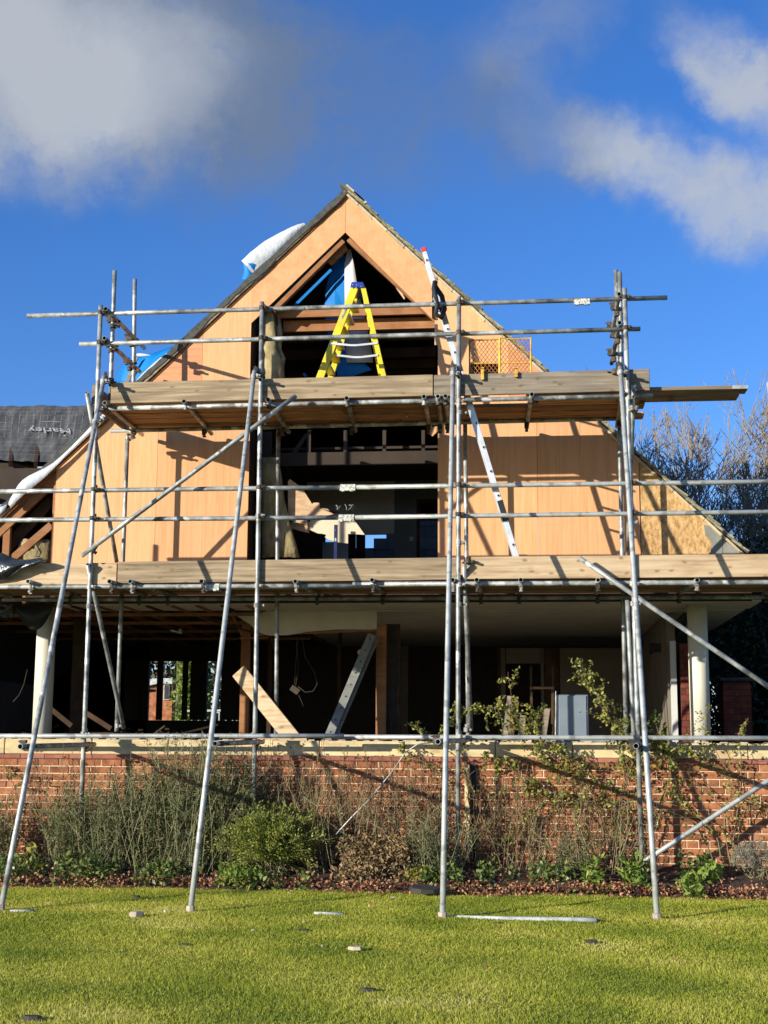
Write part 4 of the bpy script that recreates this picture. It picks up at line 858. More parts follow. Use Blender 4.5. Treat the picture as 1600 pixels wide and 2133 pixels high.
for px_ in (1005, 1075): a = at(px_, 768, -.345); MB().box((a.x-.016, -.36, a.z-.12 if px_ < 1050 else a.z-.09), (a.x+.016, -.335, a.z)).build('hook_clamp', 'yellow_worn', gt); MB().box((a.x-.016, -.36, a.z-.01), (a.x+.016, GY, a.z+.01)).build('hook_clamp', 'yellow_worn', gt)
br = thing('bristle_mat', at(1010, 785, -.1), 'black bristle mat on edge behind the left half of the yellow gate', 'mat')
A_ = at(979, 754, -.19); B_ = at(1041, 800, -.19); MB().box((A_.x, -.19, B_.z), (B_.x, -.17, A_.z-.02)).build('backing', 'black', br)
n = 900; P = np.stack([rng.uniform(A_.x, B_.x, n), np.full(n, -.19), rng.uniform(B_.z, A_.z-.02, n)], 1); D = rdir(n, .4); D[:, 1] = -abs(D[:, 1]); Vv, Ff = segmesh(P, P+D*.03, .003, .001); npmesh('bristles', Vv, Ff, 'black', br, kind='stuff')

# membranes
def sheet(name, m, grid, parent=None, thick=.003, smooth=True, sub=1, wr=.0, **k):
    """cloth-like sheet from a grid of points (rows of equal length)"""
    nr_, nc = len(grid), len(grid[0]); b = MB(); b.v = [tuple(Vector(p)+Vector((random.uniform(-wr, wr), random.uniform(-wr, wr), random.uniform(-wr, wr)))) for row in grid for p in row]; b.n = len(b.v)
    b.f = [(i*nc+j, (i+1)*nc+j, (i+1)*nc+j+1, i*nc+j+1) for i in range(nr_-1) for j in range(nc-1)]
    o = b.build(name, m, parent, smooth=smooth, **k)
    if sub: s = o.modifiers.new('s', 'SUBSURF'); s.levels = sub; s.render_levels = sub
    md = o.modifiers.new('t', 'SOLIDIFY'); md.thickness = thick; return o
mr_ = thing('membrane_roll', at(560, 520, F+.1), 'white roofing membrane folded over in a roll high on the left roof slope', 'roofing membrane')
ra, rb = at(519, 563, F+.06), at(636, 468, F+.10); b = MB(); V = []; nl_, ns_ = 12, 22; ax = (rb-ra).normalized(); e1 = Vector((0, 1, 0)); e2 = ax.cross(e1).normalized()
for i in range(nl_+1):
    t = i/nl_; r = .118*(1-t)**.6*(1+.05*math.sin(t*9))+.028+(.02*math.sin(t*math.pi))
    for j in range(ns_): a_ = 2*math.pi*j/ns_; rj = r*(1+.07*math.sin(a_*3+t*6)+.035*math.sin(a_*7-t*11)+random.uniform(-.02, .02)); V.append(tuple(ra.lerp(rb, t)+e1*math.cos(a_)*rj*.8+e2*math.sin(a_)*rj+Vector((0, 0, .02*math.sin(t*3.1)))))
b.v = V; b.n = len(V); b.f = [(i*ns_+j, (i+1)*ns_+j, (i+1)*ns_+(j+1) % ns_, i*ns_+(j+1) % ns_) for i in range(nl_) for j in range(ns_)]; b.build('outer_sheet', 'membrane_white', mr_, smooth=True)
c_ = ra+ax*.02; MB().tube([c_+ax*.01, c_+ax*.16], [.125, .09], 18, cap=False).build('inner_face', 'membrane_blue', mr_, smooth=True); MB().tube([c_+ax*.15, c_+ax*.16], .09, 18).build('inner_face', 'membrane_blue', mr_)
fl = [[at(503, 542, F), at(510, 556, F), at(508, 575, F), at(500, 582, F)], [at(520, 552, F+.02), at(530, 570, F), at(526, 580, F), at(516, 588, F)]]
sheet('blue_underside', 'membrane_blue', fl, mr_, wr=.004)
sheet('loose_flap', 'membrane_white', [[at(540, 560, F-.02), at(560, 562, F-.02), at(566, 552, F-.02)], [at(500, 600, F-.02), at(520, 600, F-.02), at(545, 578, F-.02)], [at(474, 622, F-.02), at(492, 614, F-.02), at(520, 596, F-.02)], [at(462, 638, F-.02), at(466, 636, F-.02), at(480, 626, F-.02)]], mr_, wr=.004)
mb = thing('membrane_flap', at(300, 760, F), 'blue and white membrane flap hanging off the left roof edge above the upper lift', 'roofing membrane')
sheet('blue_sheet', 'membrane_blue', [[at(270, 742, F+.25), at(300, 742, F+.2), at(330, 732, F+.12), at(372, 716, F+.03)], [at(248, 770, F+.25), at(280, 768, F+.18), at(308, 762, F+.1), at(350, 736, F+.01)], [at(238, 805, F+.25), at(262, 805, F+.2), at(285, 803, F+.08), at(300, 792, F)]], mb, wr=.015)
sheet('white_edge', 'membrane_white', [[at(342, 738, F-.03), at(356, 730, F-.03)], [at(310, 764, F-.03), at(330, 756, F-.03)], [at(276, 800, F-.03), at(302, 782, F-.03)]], mb, wr=.004)
sheet('white_edge', 'membrane_white', [[at(282, 735, F+.2), at(284, 744, F+.2)], [at(300, 736, F+.2), at(302, 742, F+.2)], [at(318, 741, F+.15), at(322, 742, F+.15)]], mb)
sheet('timber_lath', 'board_grey', [[at(282, 745, F+.1), at(288, 742, F+.1)], [at(258, 802, F+.1), at(266, 802, F+.1)]], mb, smooth=False, sub=0, thick=.02)
ml = thing('membrane_strip', at(150, 900, F), 'white membrane strip bunched along the lower left roof edge', 'roofing membrane')
sheet('white_strip', 'membrane_white', [[at(212, 862, F-.085), at(224, 868, F-.095)], [at(192, 884, F-.085), at(204, 886, F-.095)], [at(160, 918, F-.085), at(176, 914, F-.095)], [at(124, 954, F-.085), at(136, 952, F-.095)], [at(96, 975, F-.085), at(92, 996, F-.095)], [at(56, 990, F-.085), at(72, 1012, F-.105)], [at(36, 1010, F-.085), at(56, 1024, F-.105)], [at(28, 1030, F-.085), at(38, 1040, F-.105)], [at(14, 1050, F-.085), at(22, 1058, F-.095)]], ml, wr=.006)
sheet('white_strip', 'membrane_white', [[at(8, 1048, F+.05), at(16, 1050, F-.1), at(14, 1064, F-.04)], [at(-20, 1056, F+.05), at(-14, 1068, F-.1), at(-10, 1086, F-.04)]], ml, wr=.006)
sheet('white_strip', 'membrane_white', [[at(222, 848, F-.02), at(230, 856, F-.085)], [at(214, 858, F-.02), at(222, 866, F-.085)], [at(206, 872, F-.02), at(212, 876, F-.085)]], ml, wr=.01, sub=0)
bp = at(0, 1105, F+.2); sheet('blue_sheet', 'membrane_blue', [[at(-20, 1095, F+.2), at(8, 1098, F+.2)], [at(-20, 1125, F+.2), at(4, 1118, F+.2)]], ml)
hm = thing('hanging_membrane', at(730, 640, 1.9), 'blue and white membrane sheet hanging inside the gable opening', 'roofing membrane')
HY = 2.42
def grid(pts, Y, wv=.02):
    g_ = []
    for i, (y, xs) in enumerate(pts): g_.append([at(x, y, Y+wv*math.sin(j*2.1+i*.6)) for j, x in enumerate(xs)])
    return g_
sheet('blue_sheet', 'membrane_blue', grid([(532, (708, 715, 722)), (560, (690, 704, 720)), (600, (679, 698, 720)), (650, (675, 697, 722)), (700, (684, 705, 726)), (740, (695, 712, 740)), (770, (700, 725, 775)), (783, (704, 712, 735))], HY+.03), hm, sub=0, smooth=False)
sheet('white_sheet', 'membrane_bright', grid([(519, (724, 727, 730)), (550, (718, 728, 737)), (580, (718, 732, 742)), (610, (718, 735, 748)), (660, (719, 738, 760)), (700, (720, 742, 768)), (740, (721, 748, 776)), (755, (722, 750, 777))], HY-.02), hm, sub=0)
MB().beam(at(690, 562, 2.3), at(613, 638, 2.3), .02, .035, (0, 0, 1)).build('blue_strip', 'membrane_blue', hm)  # solid bar for the light showing through blue membrane between rafters
for a, b_, c, d in ((583, 672, 586, 678), (632, 778, 638, 784)): MB().beam(at(a, b_, 2.1), at(c, d, 2.1), .02, .03).build('blue_strip', 'membrane_blue', hm)
bp = thing('blue_spirit_level', at(699, 1160, 1.65), 'dark blue spirit level standing upright in the upper opening', 'spirit level')
a, b_ = at(696, 1093, 1.62), at(702, 1200, 1.62); MB().box((a.x, 1.62, b_.z), (b_.x, 1.645, a.z)).build('body', 'navy', bp, bevel=.003)
p = at(699, 1124, 1.618); MB().box((p.x-.01, 1.616, p.z-.02), (p.x+.01, 1.619, p.z+.02)).build('vial', 'rubble_pale', bp); p = at(699, 1104, 1.618); MB().tube([p, p-Vector((0, .003, 0))], .006, 8).build('hang_hole', 'grey_steel', bp)
cb = thing('torn_cables', at(722, 1068, 1.7), 'bunch of cut cables dangling below the torn wall in the upper opening', 'cables')
for i in range(14):
    p = at(700+i*3, 1052+random.uniform(-3, 6), 1.7); q = p+Vector((random.uniform(-.08, .08), -.03, -random.uniform(.02, .10))); MB().tube([p, p.lerp(q, .5)+Vector((.01, 0, .01)), q], .003, 5).build('cable', 'black' if i % 3 else 'white_pvc', cb)

# black plastic sheet over the left end of the lower lift
tp = thing('black_tarpaulin', at(40, 1180, -.35), 'crumpled black plastic sheet draped over the left end of the lower lift', 'tarpaulin')
rows = []
top = [(-60, 1140), (-20, 1148), (5, 1150), (20, 1160), (38, 1168), (60, 1166), (82, 1163), (92, 1166)]; bot = [(-60, 1210), (-20, 1214), (4, 1214), (20, 1208), (34, 1196), (54, 1183), (78, 1176), (93, 1167)]
for i in range(9):
    t = i/8; rows.append([at(a[0]+(b_[0]-a[0])*t, a[1]+(b_[1]-a[1])*t, -.37-.10*math.sin(t*3.1)+.05*math.sin(j*1.9+i*1.3)) for j, (a, b_) in enumerate(zip(top, bot))])
sheet('plastic_sheet', 'tarp', rows, tp, wr=.016, thick=.002)
# hanging bag of plastic under the lower lift
hb = thing('hanging_plastic_bag', at(85, 1280, .9), 'sagging black plastic bag slung below the lower lift in front of the left column', 'plastic sheet')
rows = []
for i in range(7):
    t = i/6; rows.append([at(34+(j/9)*78, 1258+t*(4+52*math.sin(math.pi*min(1, (j+.5)/9.5))**.8), .95-.12*math.sin(t*3.1)) for j in range(10)])
sheet('plastic_sheet', 'black', rows, hb, wr=.006)
cr = thing('crumpled_wire_bundle', at(12, 1275, .9), 'pale crumpled plastic bundle hanging at the far left below the lower lift', 'bundle')
sheet('crumpled_sheet', 'tarp', [[at(-10+j*8, 1258+i*7, .9+random.uniform(-.04, .04)) for j in range(6)] for i in range(5)], cr, wr=.012)

# ============================================================ things on the terrace
pk = thing('leaning_plank', at(560, 1480, .62), 'pale new timber plank leaning diagonally on the terrace', 'plank')
p, q = at(497, 1398, .95), at(632, 1566, .62); MB().beam(p, q, .035, .175, (.8, 0, .6)).build('plank_board', 'board_new', pk, bevel=.004)
l2, _ = ladder('stowed_ladder', at(672, 1565, 1.5), at(775, 1322, 2.0), (.0, .22, 0), .3, 'old double aluminium ladder leaning inside the ground floor', 'ladder', 'alu_old', n=10, stile=(.03, .10))
MB().beam(at(683, 1565, 1.56), at(783, 1330, 2.06), .03, .07, (1, 0, .4)).build('inner_stile', 'alu_old', l2)
dl = thing('disc_lamp', at(751, 1359, 2.2), 'round amber lamp beside the top of the stowed ladder', 'lamp'); c = at(751, 1359, 2.15); MB().tube([c, c+Vector((0, .03, 0))], .038, 16).build('disc', 'plaster_torn', dl)
fr = thing('grey_cabinet', at(1192, 1540, 1.9), 'plain grey metal cabinet standing on the terrace behind the rose', 'cabinet')
a, b_ = at(1160, 1447, 1.9), at(1227, 1560, 1.9); MB().box((a.x, 1.9, TZ), (b_.x, 2.25, a.z)).build('body', 'grey_steel', fr, bevel=.006); MB().box((a.x+.02, 1.885, TZ+.04), (b_.x-.02, 1.898, a.z-.012)).build('door', 'grey_steel', fr, bevel=.005); MB().tube([at(1158, 1440, 1.88), at(1157, 1560, 1.88)], .008, 8).build('side_rod', 'galv', fr)
rk = thing('folded_frame', at(1130, 1540, 2.6), 'dark timber rack frame leaning in the shaded room left of the grey cabinet', 'frame')
for a, b_ in (((1106, 1388), (1108, 1560)), ((1152, 1388), (1150, 1560))): MB().beam(at(*a, 2.6), at(*b_, 2.6), .04, .03).build('upright', 'timber_old_shaded', rk)
for y in (1433, 1477, 1512): MB().beam(at(1106, y, 2.6), at(1152, y, 2.6), .03, .03).build('cross_rail', 'timber_old_shaded', rk)
for i, (a, b_, c, d) in enumerate(((1063, 1450, 1050, 1560), (1076, 1460, 1060, 1560), (1090, 1490, 1082, 1560), (1128, 1470, 1118, 1560), (1140, 1476, 1128, 1560))):
    o = MB().beam(at(a, b_, 2.3), at(c, d, 2.3), .02, .07); tag(o.build('timber_offcut', 'timber_old_shaded' if i % 2 else 'board_grey'), ['brown timber offcut propped left of the dark rack, outermost of its bundle', 'dark offcut second in the bundle left of the rack', 'short weathered offcut nearest the rack on its left', 'tall dark offcut leaning inside the rack', 'pale offcut leaning inside the rack near the cabinet'][i], 'timber')
cbx = thing('hanging_socket_box', at(614, 1437, 2.2), 'white double socket box dangling on its cables in the dark room', 'socket box')
c = at(614, 1437, 2.1); o = MB().box((c.x-.055, 2.1, c.z-.035), (c.x+.055, 2.13, c.z+.035)).build('socket_plate', 'pale_shaded', cbx); o.rotation_euler = (0, .6, 0)
for pts in (((617, 1325), (619, 1350), (622, 1390), (616, 1430)), ((621, 1325), (617, 1370), (614, 1425)), ((628, 1322), (636, 1370), (655, 1400), (661, 1425), (652, 1440), (636, 1442), (621, 1430)), ((622, 1447), (628, 1460), (632, 1472))): smooth_tube('cable', [at(a, b_, 2.12) for a, b_ in pts], .004, 'pale_shaded', cbx, seg=5, hollow=False)
for pts in (((57, 1395), (50, 1425), (40, 1448), (27, 1462)),): tag(smooth_tube('dangling_cable', [at(a, b_, 1.9) for a, b_ in pts], .005, 'pale_shaded', None, seg=5, hollow=False), 'thin pale cable dangling in the dark left of the left column', 'cable')
pv = thing('white_pipe_stub', at(376, 1313, 2.6), 'short white pipe stub under the joists of the left room', 'pipe'); MB().tube([at(376, 1310, 2.6), at(376, 1320, 2.6)], .022, 10).build('pipe_end', 'white_pvc', pv); MB().beam(at(356, 1313, 2.6), at(374, 1318, 2.6), .01, .02).build('bracket_arm', 'white_pvc', pv)
# rubble heap and timbers lying in the left room
hp = MB()
for i in range(70):
    p = at(rng.uniform(-40, 480), 1545, rng.uniform(2, 5)); a = Vector((p.x, p.y, TZ+rng.uniform(0, .12))); hp.beam(a, a+Vector((rng.uniform(-.4, .4), rng.uniform(-.3, .3), rng.uniform(-.03, .12))), .05, .02)
tag(hp.build('timber_rubble', 'timber_old_shaded'), 'heap of broken dark timber lying across the left room floor', 'rubble', kind='stuff')
for i, (a, b_) in enumerate((((108, 1478), (150, 1512)), ((180, 1485), (232, 1518)))):
    tag(MB().beam(at(*a, 2.4), at(*b_, 2.4), .04, .06).build('fallen_timber', 'timber_old_shaded'), ['brown timber slanting on the rubble just right of the left column', 'longer brown timber slanting on the rubble behind the second scaffold post'][i], 'timber')
# planks and lumps on the coping behind the bottom rail
for i, (a, b_, m) in enumerate((((250, 1548), (345, 1556), 'rubble_pale'), ((1085, 1545), (1170, 1553), 'rubble_pale'), ((1175, 1544), (1300, 1550), 'slate_pale'), ((530, 1543), (640, 1552), 'board_new'), ((326, 1540), (352, 1548), 'black'))):
    p, q = at(*a, .14), at(*b_, .14); tag(MB().box((p.x, .1, 1.399), (q.x, .26, 1.399+.03+.01*i)).build('coping_offcut', m), ['broken pale slab lying on the coping below the left window', 'pale mortar slab on the coping left of the grey cabinet', 'grey slab on the coping under the grey cabinet', 'new timber offcut on the coping at the foot of the leaning plank', 'small black block on the coping beside the pale slab'][i], 'offcut')
# ============================================================ vegetation
def hv(P): return np.asarray(P, np.float32)
def blades(n, x0, x1, yA, yB, hmin, hmax, w, name, m='grass_blade', keep=None, **k):
    x = rng.uniform(x0, x1, n); y = rng.uniform(yA, yB, n)
    if keep is not None: s = keep(x, y); x, y = x[s], y[s]
    n = len(x); P = np.stack([x, y, np.full(n, -.004)], 1); D = rdir(n); D[:, 2] = np.abs(D[:, 2])*.7+.75
    lean = .35*np.sin(x*2.3+np.sin(y*1.9)*2); D[:, 0] += lean; Nn = rdir(n); V, Fq = leaves(P, D, Nn, rng.uniform(hmin, hmax, n)*(1+.25*np.sin(x*3+y*5)), w, .1)
    return V, Fq
edge = lambda x: -1.12+.05*np.sin(x*1.7)+.03*np.sin(x*5.1)+.02*np.sin(x*23)
def inview(x, y): d = y+14.2; return (x > -.40*d-.5) & (x < .20*d+.5) & (y < edge(x)+rng.uniform(-.05, .03, len(x)))
Vs = []; Fs = []; off = 0   # three bands of blades, finer towards the camera
for (n, a, b, c, d, h0, h1, w) in ((330000, -5.6, 3.2, -4.6, -1.0, .018, .036, .0044), (330000, -4.4, 2.6, -8.2, -4.6, .016, .034, .0032), (70000, -8, 5, -9.5, -1.0, .018, .034, .006)):
    kp = inview if n > 100000 else (lambda x, y: y < edge(x))
    V, Fq = blades(n, a, b, c, d, h0, h1, w, 'x', keep=kp); Vs.append(V); Fs.append(Fq+off); off += len(V)
npmesh('grass', np.concatenate(Vs), np.concatenate(Fs), 'grass_blade', loc=(0, 0, 0), label='short green and yellow lawn grass in front of the flower bed', kind='stuff')

def shrub(name, c, rad, nl, ml, ln, wd, label, cat, group=None, lumps=9, stems=14, up=.3, ms='stem', sprigs=0):
    c = np.array(c, float); rad = np.array(rad, float); t = thing(name, (c[0], c[1], bed_z(c[1])), label, cat, group)
    cs = rdir(lumps)*rng.uniform(.35, .80, (lumps, 1))*rad; cs[:, 2] = np.abs(cs[:, 2])*.9; ls = rng.uniform(.22, .55, lumps)
    i = rng.integers(0, lumps, nl); d = rdir(nl); P = c+cs[i]+d*ls[i, None]*rad*rng.uniform(.55, 1.05, (nl, 1))**.5
    s = P[:, 2] > bed_z(c[1])-.02; P = P[s]; n = len(P); D = d[s]*.6+rdir(n, up)
    V, Fq = leaves(P, D, rdir(n, .6), rng.uniform(.6, 1.3, n)*ln, wd*rng.uniform(.7, 1.2, n)); npmesh('foliage', V, Fq, ml, t, kind='stuff')
    A = []; B = []; base = np.array((c[0], c[1], bed_z(c[1])-.03))
    SA = []; SB = []; LP = []; LD = []
    for k_ in range(sprigs):
        d0 = rdir(1, .35)[0]; p0 = c+d0*rad*.6; e_ = c+d0*rad*rng.uniform(.95, 1.35)+np.array((0, 0, .03)); SA.append(p0); SB.append(e_); s_ = rng.uniform(.2, 1, 22)[:, None]; LP.append(p0+(e_-p0)*s_+rng.normal(size=(22, 3))*.012); LD.append(rdir(22, up)+d0)
    if sprigs:
        V, Fq = segmesh(SA, SB, .003, .0015, 3); npmesh('sprig_stems', V, Fq, ms, t, kind='stuff'); P = np.concatenate(LP); V, Fq = leaves(P, np.concatenate(LD), rdir(len(P), .6), ln, wd); npmesh('sprigs', V, Fq, ml, t, kind='stuff')
    for k_ in range(stems):
        e = c+rdir(1)[0]*rad*[.9, .9, .95]; e[2] = max(e[2], c[2]); m_ = (base+e)/2+rng.normal(size=3)*.04; A += [base+rng.normal(size=3)*[.05, .05, 0], m_]; B += [m_, e]
    V, Fq = segmesh(A, B, .006, .003, 4); npmesh('stems', V, Fq, ms, t, kind='stuff'); return t
def clump(name, x0, x1, y, h, ns, nl, ml, ln, wd, label, cat, group=None, ms='stem', lean=.25, low=.05, thick=.003, heads=0, mh='lf_dry'):
    """upright stems carrying narrow leaves along their length"""
    xc = (x0+x1)/2; t = thing(name, (xc, y, bed_z(y)), label, cat, group); A = []; B = []; LP = []; LD = []; HP = []
    for i in range(ns):
        b = np.array((rng.uniform(x0, x1), y+rng.normal()*.10, bed_z(y)-.02)); hh = h*rng.uniform(.45, 1.0); L = np.array((rng.normal()*lean, rng.normal()*lean*.5, 1.)); L /= np.linalg.norm(L); cv = rng.normal(size=3)*[.10, .06, 0]
        pts = [b+L*hh*s+cv*s*s*hh for s in np.linspace(0, 1, 6)]; A += pts[:-1]; B += pts[1:]; k_ = max(2, int(nl/ns)); s = rng.uniform(low, 1., k_)**1.35
        Q = b+L*hh*s[:, None]+cv*(s*s)[:, None]*hh; D = rdir(k_, .5); LP.append(Q+rng.normal(size=(k_, 3))*.02); LD.append(D)
        if heads and rng.random() < heads: HP.append(pts[-1])
        for _ in range(2):
            s_ = rng.uniform(.4, .9); p = b+L*hh*s_+cv*s_*s_*hh; q = p+np.array((rng.normal()*.09, rng.normal()*.05, rng.uniform(.04, .16))); A.append(p); B.append(q)
    V, Fq = segmesh(A, B, thick, thick*.7, 3); npmesh('stems', V, Fq, ms, t, kind='stuff')
    if nl:
        P = np.concatenate(LP); D = np.concatenate(LD); s = P[:, 2] > bed_z(y)-.02; P, D = P[s], D[s]; n = len(P); V, Fq = leaves(P, D, rdir(n), rng.uniform(.5, 1.3, n)*ln, wd); npmesh('foliage', V, Fq, ml, t, kind='stuff')
    if HP:
        P = np.repeat(np.array(HP), 9, 0); V, Fq = leaves(P, rdir(len(P), .4), rdir(len(P)), .018, .010); npmesh('seed_heads', V, Fq, mh, t, kind='stuff')
    return t
# x from the photograph: bed positions at Y about -.5
bxp = lambda px_, Y=-.5: at(px_, 1800, Y).x
shrub('round_shrub', (bxp(565, -.62), -.62, .36), (.50, .32, .38), 13000, 'lf_shrub', .032, .013, 'rounded fresh green shrub in the bed between the second and third raking tubes', 'shrub', lumps=30, stems=26, sprigs=150)
wf = 'tall faded wildflowers along the left of the wall'
for i, (a, b_, Y, h, ns, nl, lab) in enumerate(((-70, 20, -.45, .80, 26, 1500, 'dense tall faded wildflower clump at the far left edge behind the first raking tube'), (95, 185, -.40, .85, 34, 2100, 'dense wildflower clump beside the first upright scaffold post'), (185, 270, -.42, 1.0, 44, 3000, 'dense grey green wildflower clump right of the first upright post'),
        (265, 345, -.38, 1.12, 48, 3400, 'dense tall wildflower clump midway between the first post and the second raking tube'), (335, 430, -.45, 1.38, 58, 4400, 'tallest densest wildflower clump just left of the second raking tube'), (425, 500, -.36, 1.18, 42, 2900, 'tall wildflower clump between the second raking tube and the second post'))):
    clump('tall_wildflowers', bxp(a), bxp(b_), Y, h, int(ns*1.9), int(nl*3.0), ['lf_aster', 'lf_mix'][i % 2], .062, .0095, lab, 'wildflowers', wf, lean=.16, thick=.0026, low=.0)
for i, (a, b_, Y, h, ns, nl, lab) in enumerate(((520, 640, -.12, 1.30, 34, 350, 'thin bare brown stalks rising behind the round green shrub'), (640, 780, -.12, 1.22, 34, 420, 'thin bare stalks with seed heads against the bricks right of the round shrub'), (780, 900, -.15, 1.18, 36, 600, 'thin bare stalks against the bricks just left of the third raking tube'),
        (990, 1110, -.15, 1.10, 26, 420, 'thin green stalks in front of the clean bricks right of the third post'), (20, 130, -.12, 1.22, 22, 160, 'sparse dry stalks crossing the coping near the left column'), (1120, 1300, -.15, 1.0, 26, 420, 'thin stalks under the climbing rose left of the fourth post'))):
    clump('dry_stalks', bxp(a), bxp(b_), Y, h, int(ns*1.8), int(nl*3), 'lf_dry', .045, .010, lab, 'dry stalks', 'dry stalks against the garden wall', ms='stem_red', lean=.14, thick=.0030, heads=.6)
for i, (a, b_, Y, h, ns, lab) in enumerate(((100, 450, -.60, 1.25, 34, 'long straw coloured stalks leaning across the tall wildflowers'), (560, 780, -.45, 1.15, 34, 'long pale stalks leaning right of the round shrub'), (820, 1010, -.40, 1.1, 20, 'long pale stalks round the foot of the third post'), (1040, 1330, -.40, 1.0, 24, 'long pale stalks under the climbing rose'))):
    clump('straw_stalks', bxp(a), bxp(b_), Y, h, ns, ns*3, 'lf_dry', .05, .008, lab, 'dry stalks', ms='stem', lean=.38, thick=.0028, heads=.3)
clump('aster_clump', bxp(862), bxp(960), -.50, .66, 60, 2600, 'lf_aster', .06, .009, 'grey green narrow leaved plant at the foot of the third raking tube', 'plant', lean=.3)
clump('aster_clump', bxp(1150), bxp(1235), -.45, .5, 30, 1300, 'lf_aster', .055, .009, 'knee high narrow leaved plant under the climbing rose', 'plant', lean=.3)
shrub('withered_shrub', (bxp(770, -.62), -.62, .22), (.36, .24, .34), 1500, 'lf_dry', .05, .022, 'withered brown leaved shrub left of the third raking tube', 'shrub', lumps=8)
shrub('variegated_plant', (bxp(873, -.78), -.78, .12), (.15, .12, .13), 420, 'lf_yellow', .04, .022, 'pale yellow variegated plant at the bed edge left of the third raking tube', 'plant', lumps=5, stems=6)
shrub('lavender_bush', (bxp(1575, -.42), -.42, .22), (.26, .2, .24), 2200, 'lf_grey', .05, .005, 'grey lavender bush at the right end of the bed', 'shrub', lumps=6, up=1.2)
def lowp(px0, px1, Y, h, n, ml, ln, wd, lab, name='leafy_plant', grp=None):
    x0_, x1_ = bxp(px0, Y), bxp(px1, Y); t = thing(name, ((x0_+x1_)/2, Y, bed_z(Y)), lab, 'plant', grp)
    P = np.stack([rng.uniform(x0_, x1_, n), Y-.08+rng.normal(size=n)*.13, np.zeros(n)], 1); P[:, 2] = [bed_z(y) for y in P[:, 1]]+rng.uniform(0, 1, n)**1.6*h
    P = P[rng.uniform(-.9, 1, n) < np.sin(P[:, 0]*9+Y*20)+.55*np.sin(P[:, 0]*23)]; n = len(P)
    V, Fq = leaves(P, rdir(n, .55), rdir(n, .8), rng.uniform(.6, 1.3, n)*ln, rng.uniform(.7, 1.2, n)*wd); npmesh('foliage', V, Fq, ml, t, kind='stuff'); return t
lowp(1215, 1345, -.72, .22, 900, 'lf_bright', .085, .030, 'bright green leafy clump at the bed edge left of the fourth raking tube')
lowp(1405, 1455, -.92, .12, 260, 'lf_bright', .075, .022, 'small bright green tuft at the bed edge right of the fourth raking tube')
lowp(1000, 1220, -.62, .16, 1100, 'lf_ivy', .05, .032, 'low ground cover between the third raking tube and the grey slate')
lowp(460, 560, -.88, .14, 520, 'lf_bright', .06, .030, 'fresh green seedlings at the left foot of the round shrub')
lowp(550, 650, -.92, .12, 420, 'lf_ivy', .05, .036, 'dark glossy ivy at the right foot of the round shrub')
lowp(-40, 210, -.80, .20, 1500, 'lf_ivy', .05, .036, 'dark ivy mound at the left end of the bed')
lowp(210, 420, -.82, .15, 1200, 'lf_ivy', .055, .034, 'low green ground cover under the tall wildflowers')
lowp(1380, 1480, -.35, .20, 500, 'lf_ivy', .05, .03, 'low dark plants at the foot of the wall right of the fourth post')
lowp(880, 1000, -.80, .16, 620, 'lf_ivy', .05, .034, 'dark green low plants round the foot of the third post')
lowp(640, 860, -.72, .14, 700, 'lf_dry', .055, .030, 'dry fallen foliage heaped between the round shrub and the third raking tube')
def bigleaf(pxs, m_, ln, wd, name, lab):
    c = at(pxs[0][0], pxs[0][1], pxs[0][2]); t = thing(name, (c.x, c.y, bed_z(c.y)), lab, 'plant')
    for (x, y, Y) in pxs:
        p = at(x, y, Y); b = MB(); n = 10; ang = random.uniform(0, 6.28); D = Vector((math.cos(ang)*.5, -.5, .6)).normalized(); S = D.cross(Vector((0, -.8, .5))).normalized(); U = S.cross(D)
        v = [p]; 
        for j in range(n): a = 2*math.pi*j/n; rr2 = 1+.12*math.sin(a*5); v.append(p+S*math.cos(a)*wd/2*rr2+D*math.sin(a)*ln/2*rr2+U*.02*math.cos(a*3))
        b.add(v, [(0, 1+j, 1+(j+1) % n) for j in range(n)]); b.build('leaf', m_, t)
        g_ = Vector((c.x+random.uniform(-.03, .03), c.y, bed_z(c.y)-.02)); MB().tube([g_, p-D*ln*.3], .004, 5).build('leaf_stalk', 'stem', t)
bigleaf([(65, 1765, -.5), (78, 1803, -.6), (40, 1820, -.7), (52, 1795, -.55), (88, 1832, -.8), (28, 1790, -.6)], 'lf_yellow', .13, .12, 'mallow_plant', 'yellowing broad leaved plant at the left end of the bed')
bigleaf([(1478, 1805, -.5), (1462, 1822, -.6), (1500, 1815, -.5), (1486, 1832, -.65), (1458, 1796, -.4)], 'lf_bright', .17, .12, 'burdock_plant', 'broad leaved plant in the bed right of the fourth raking tube')
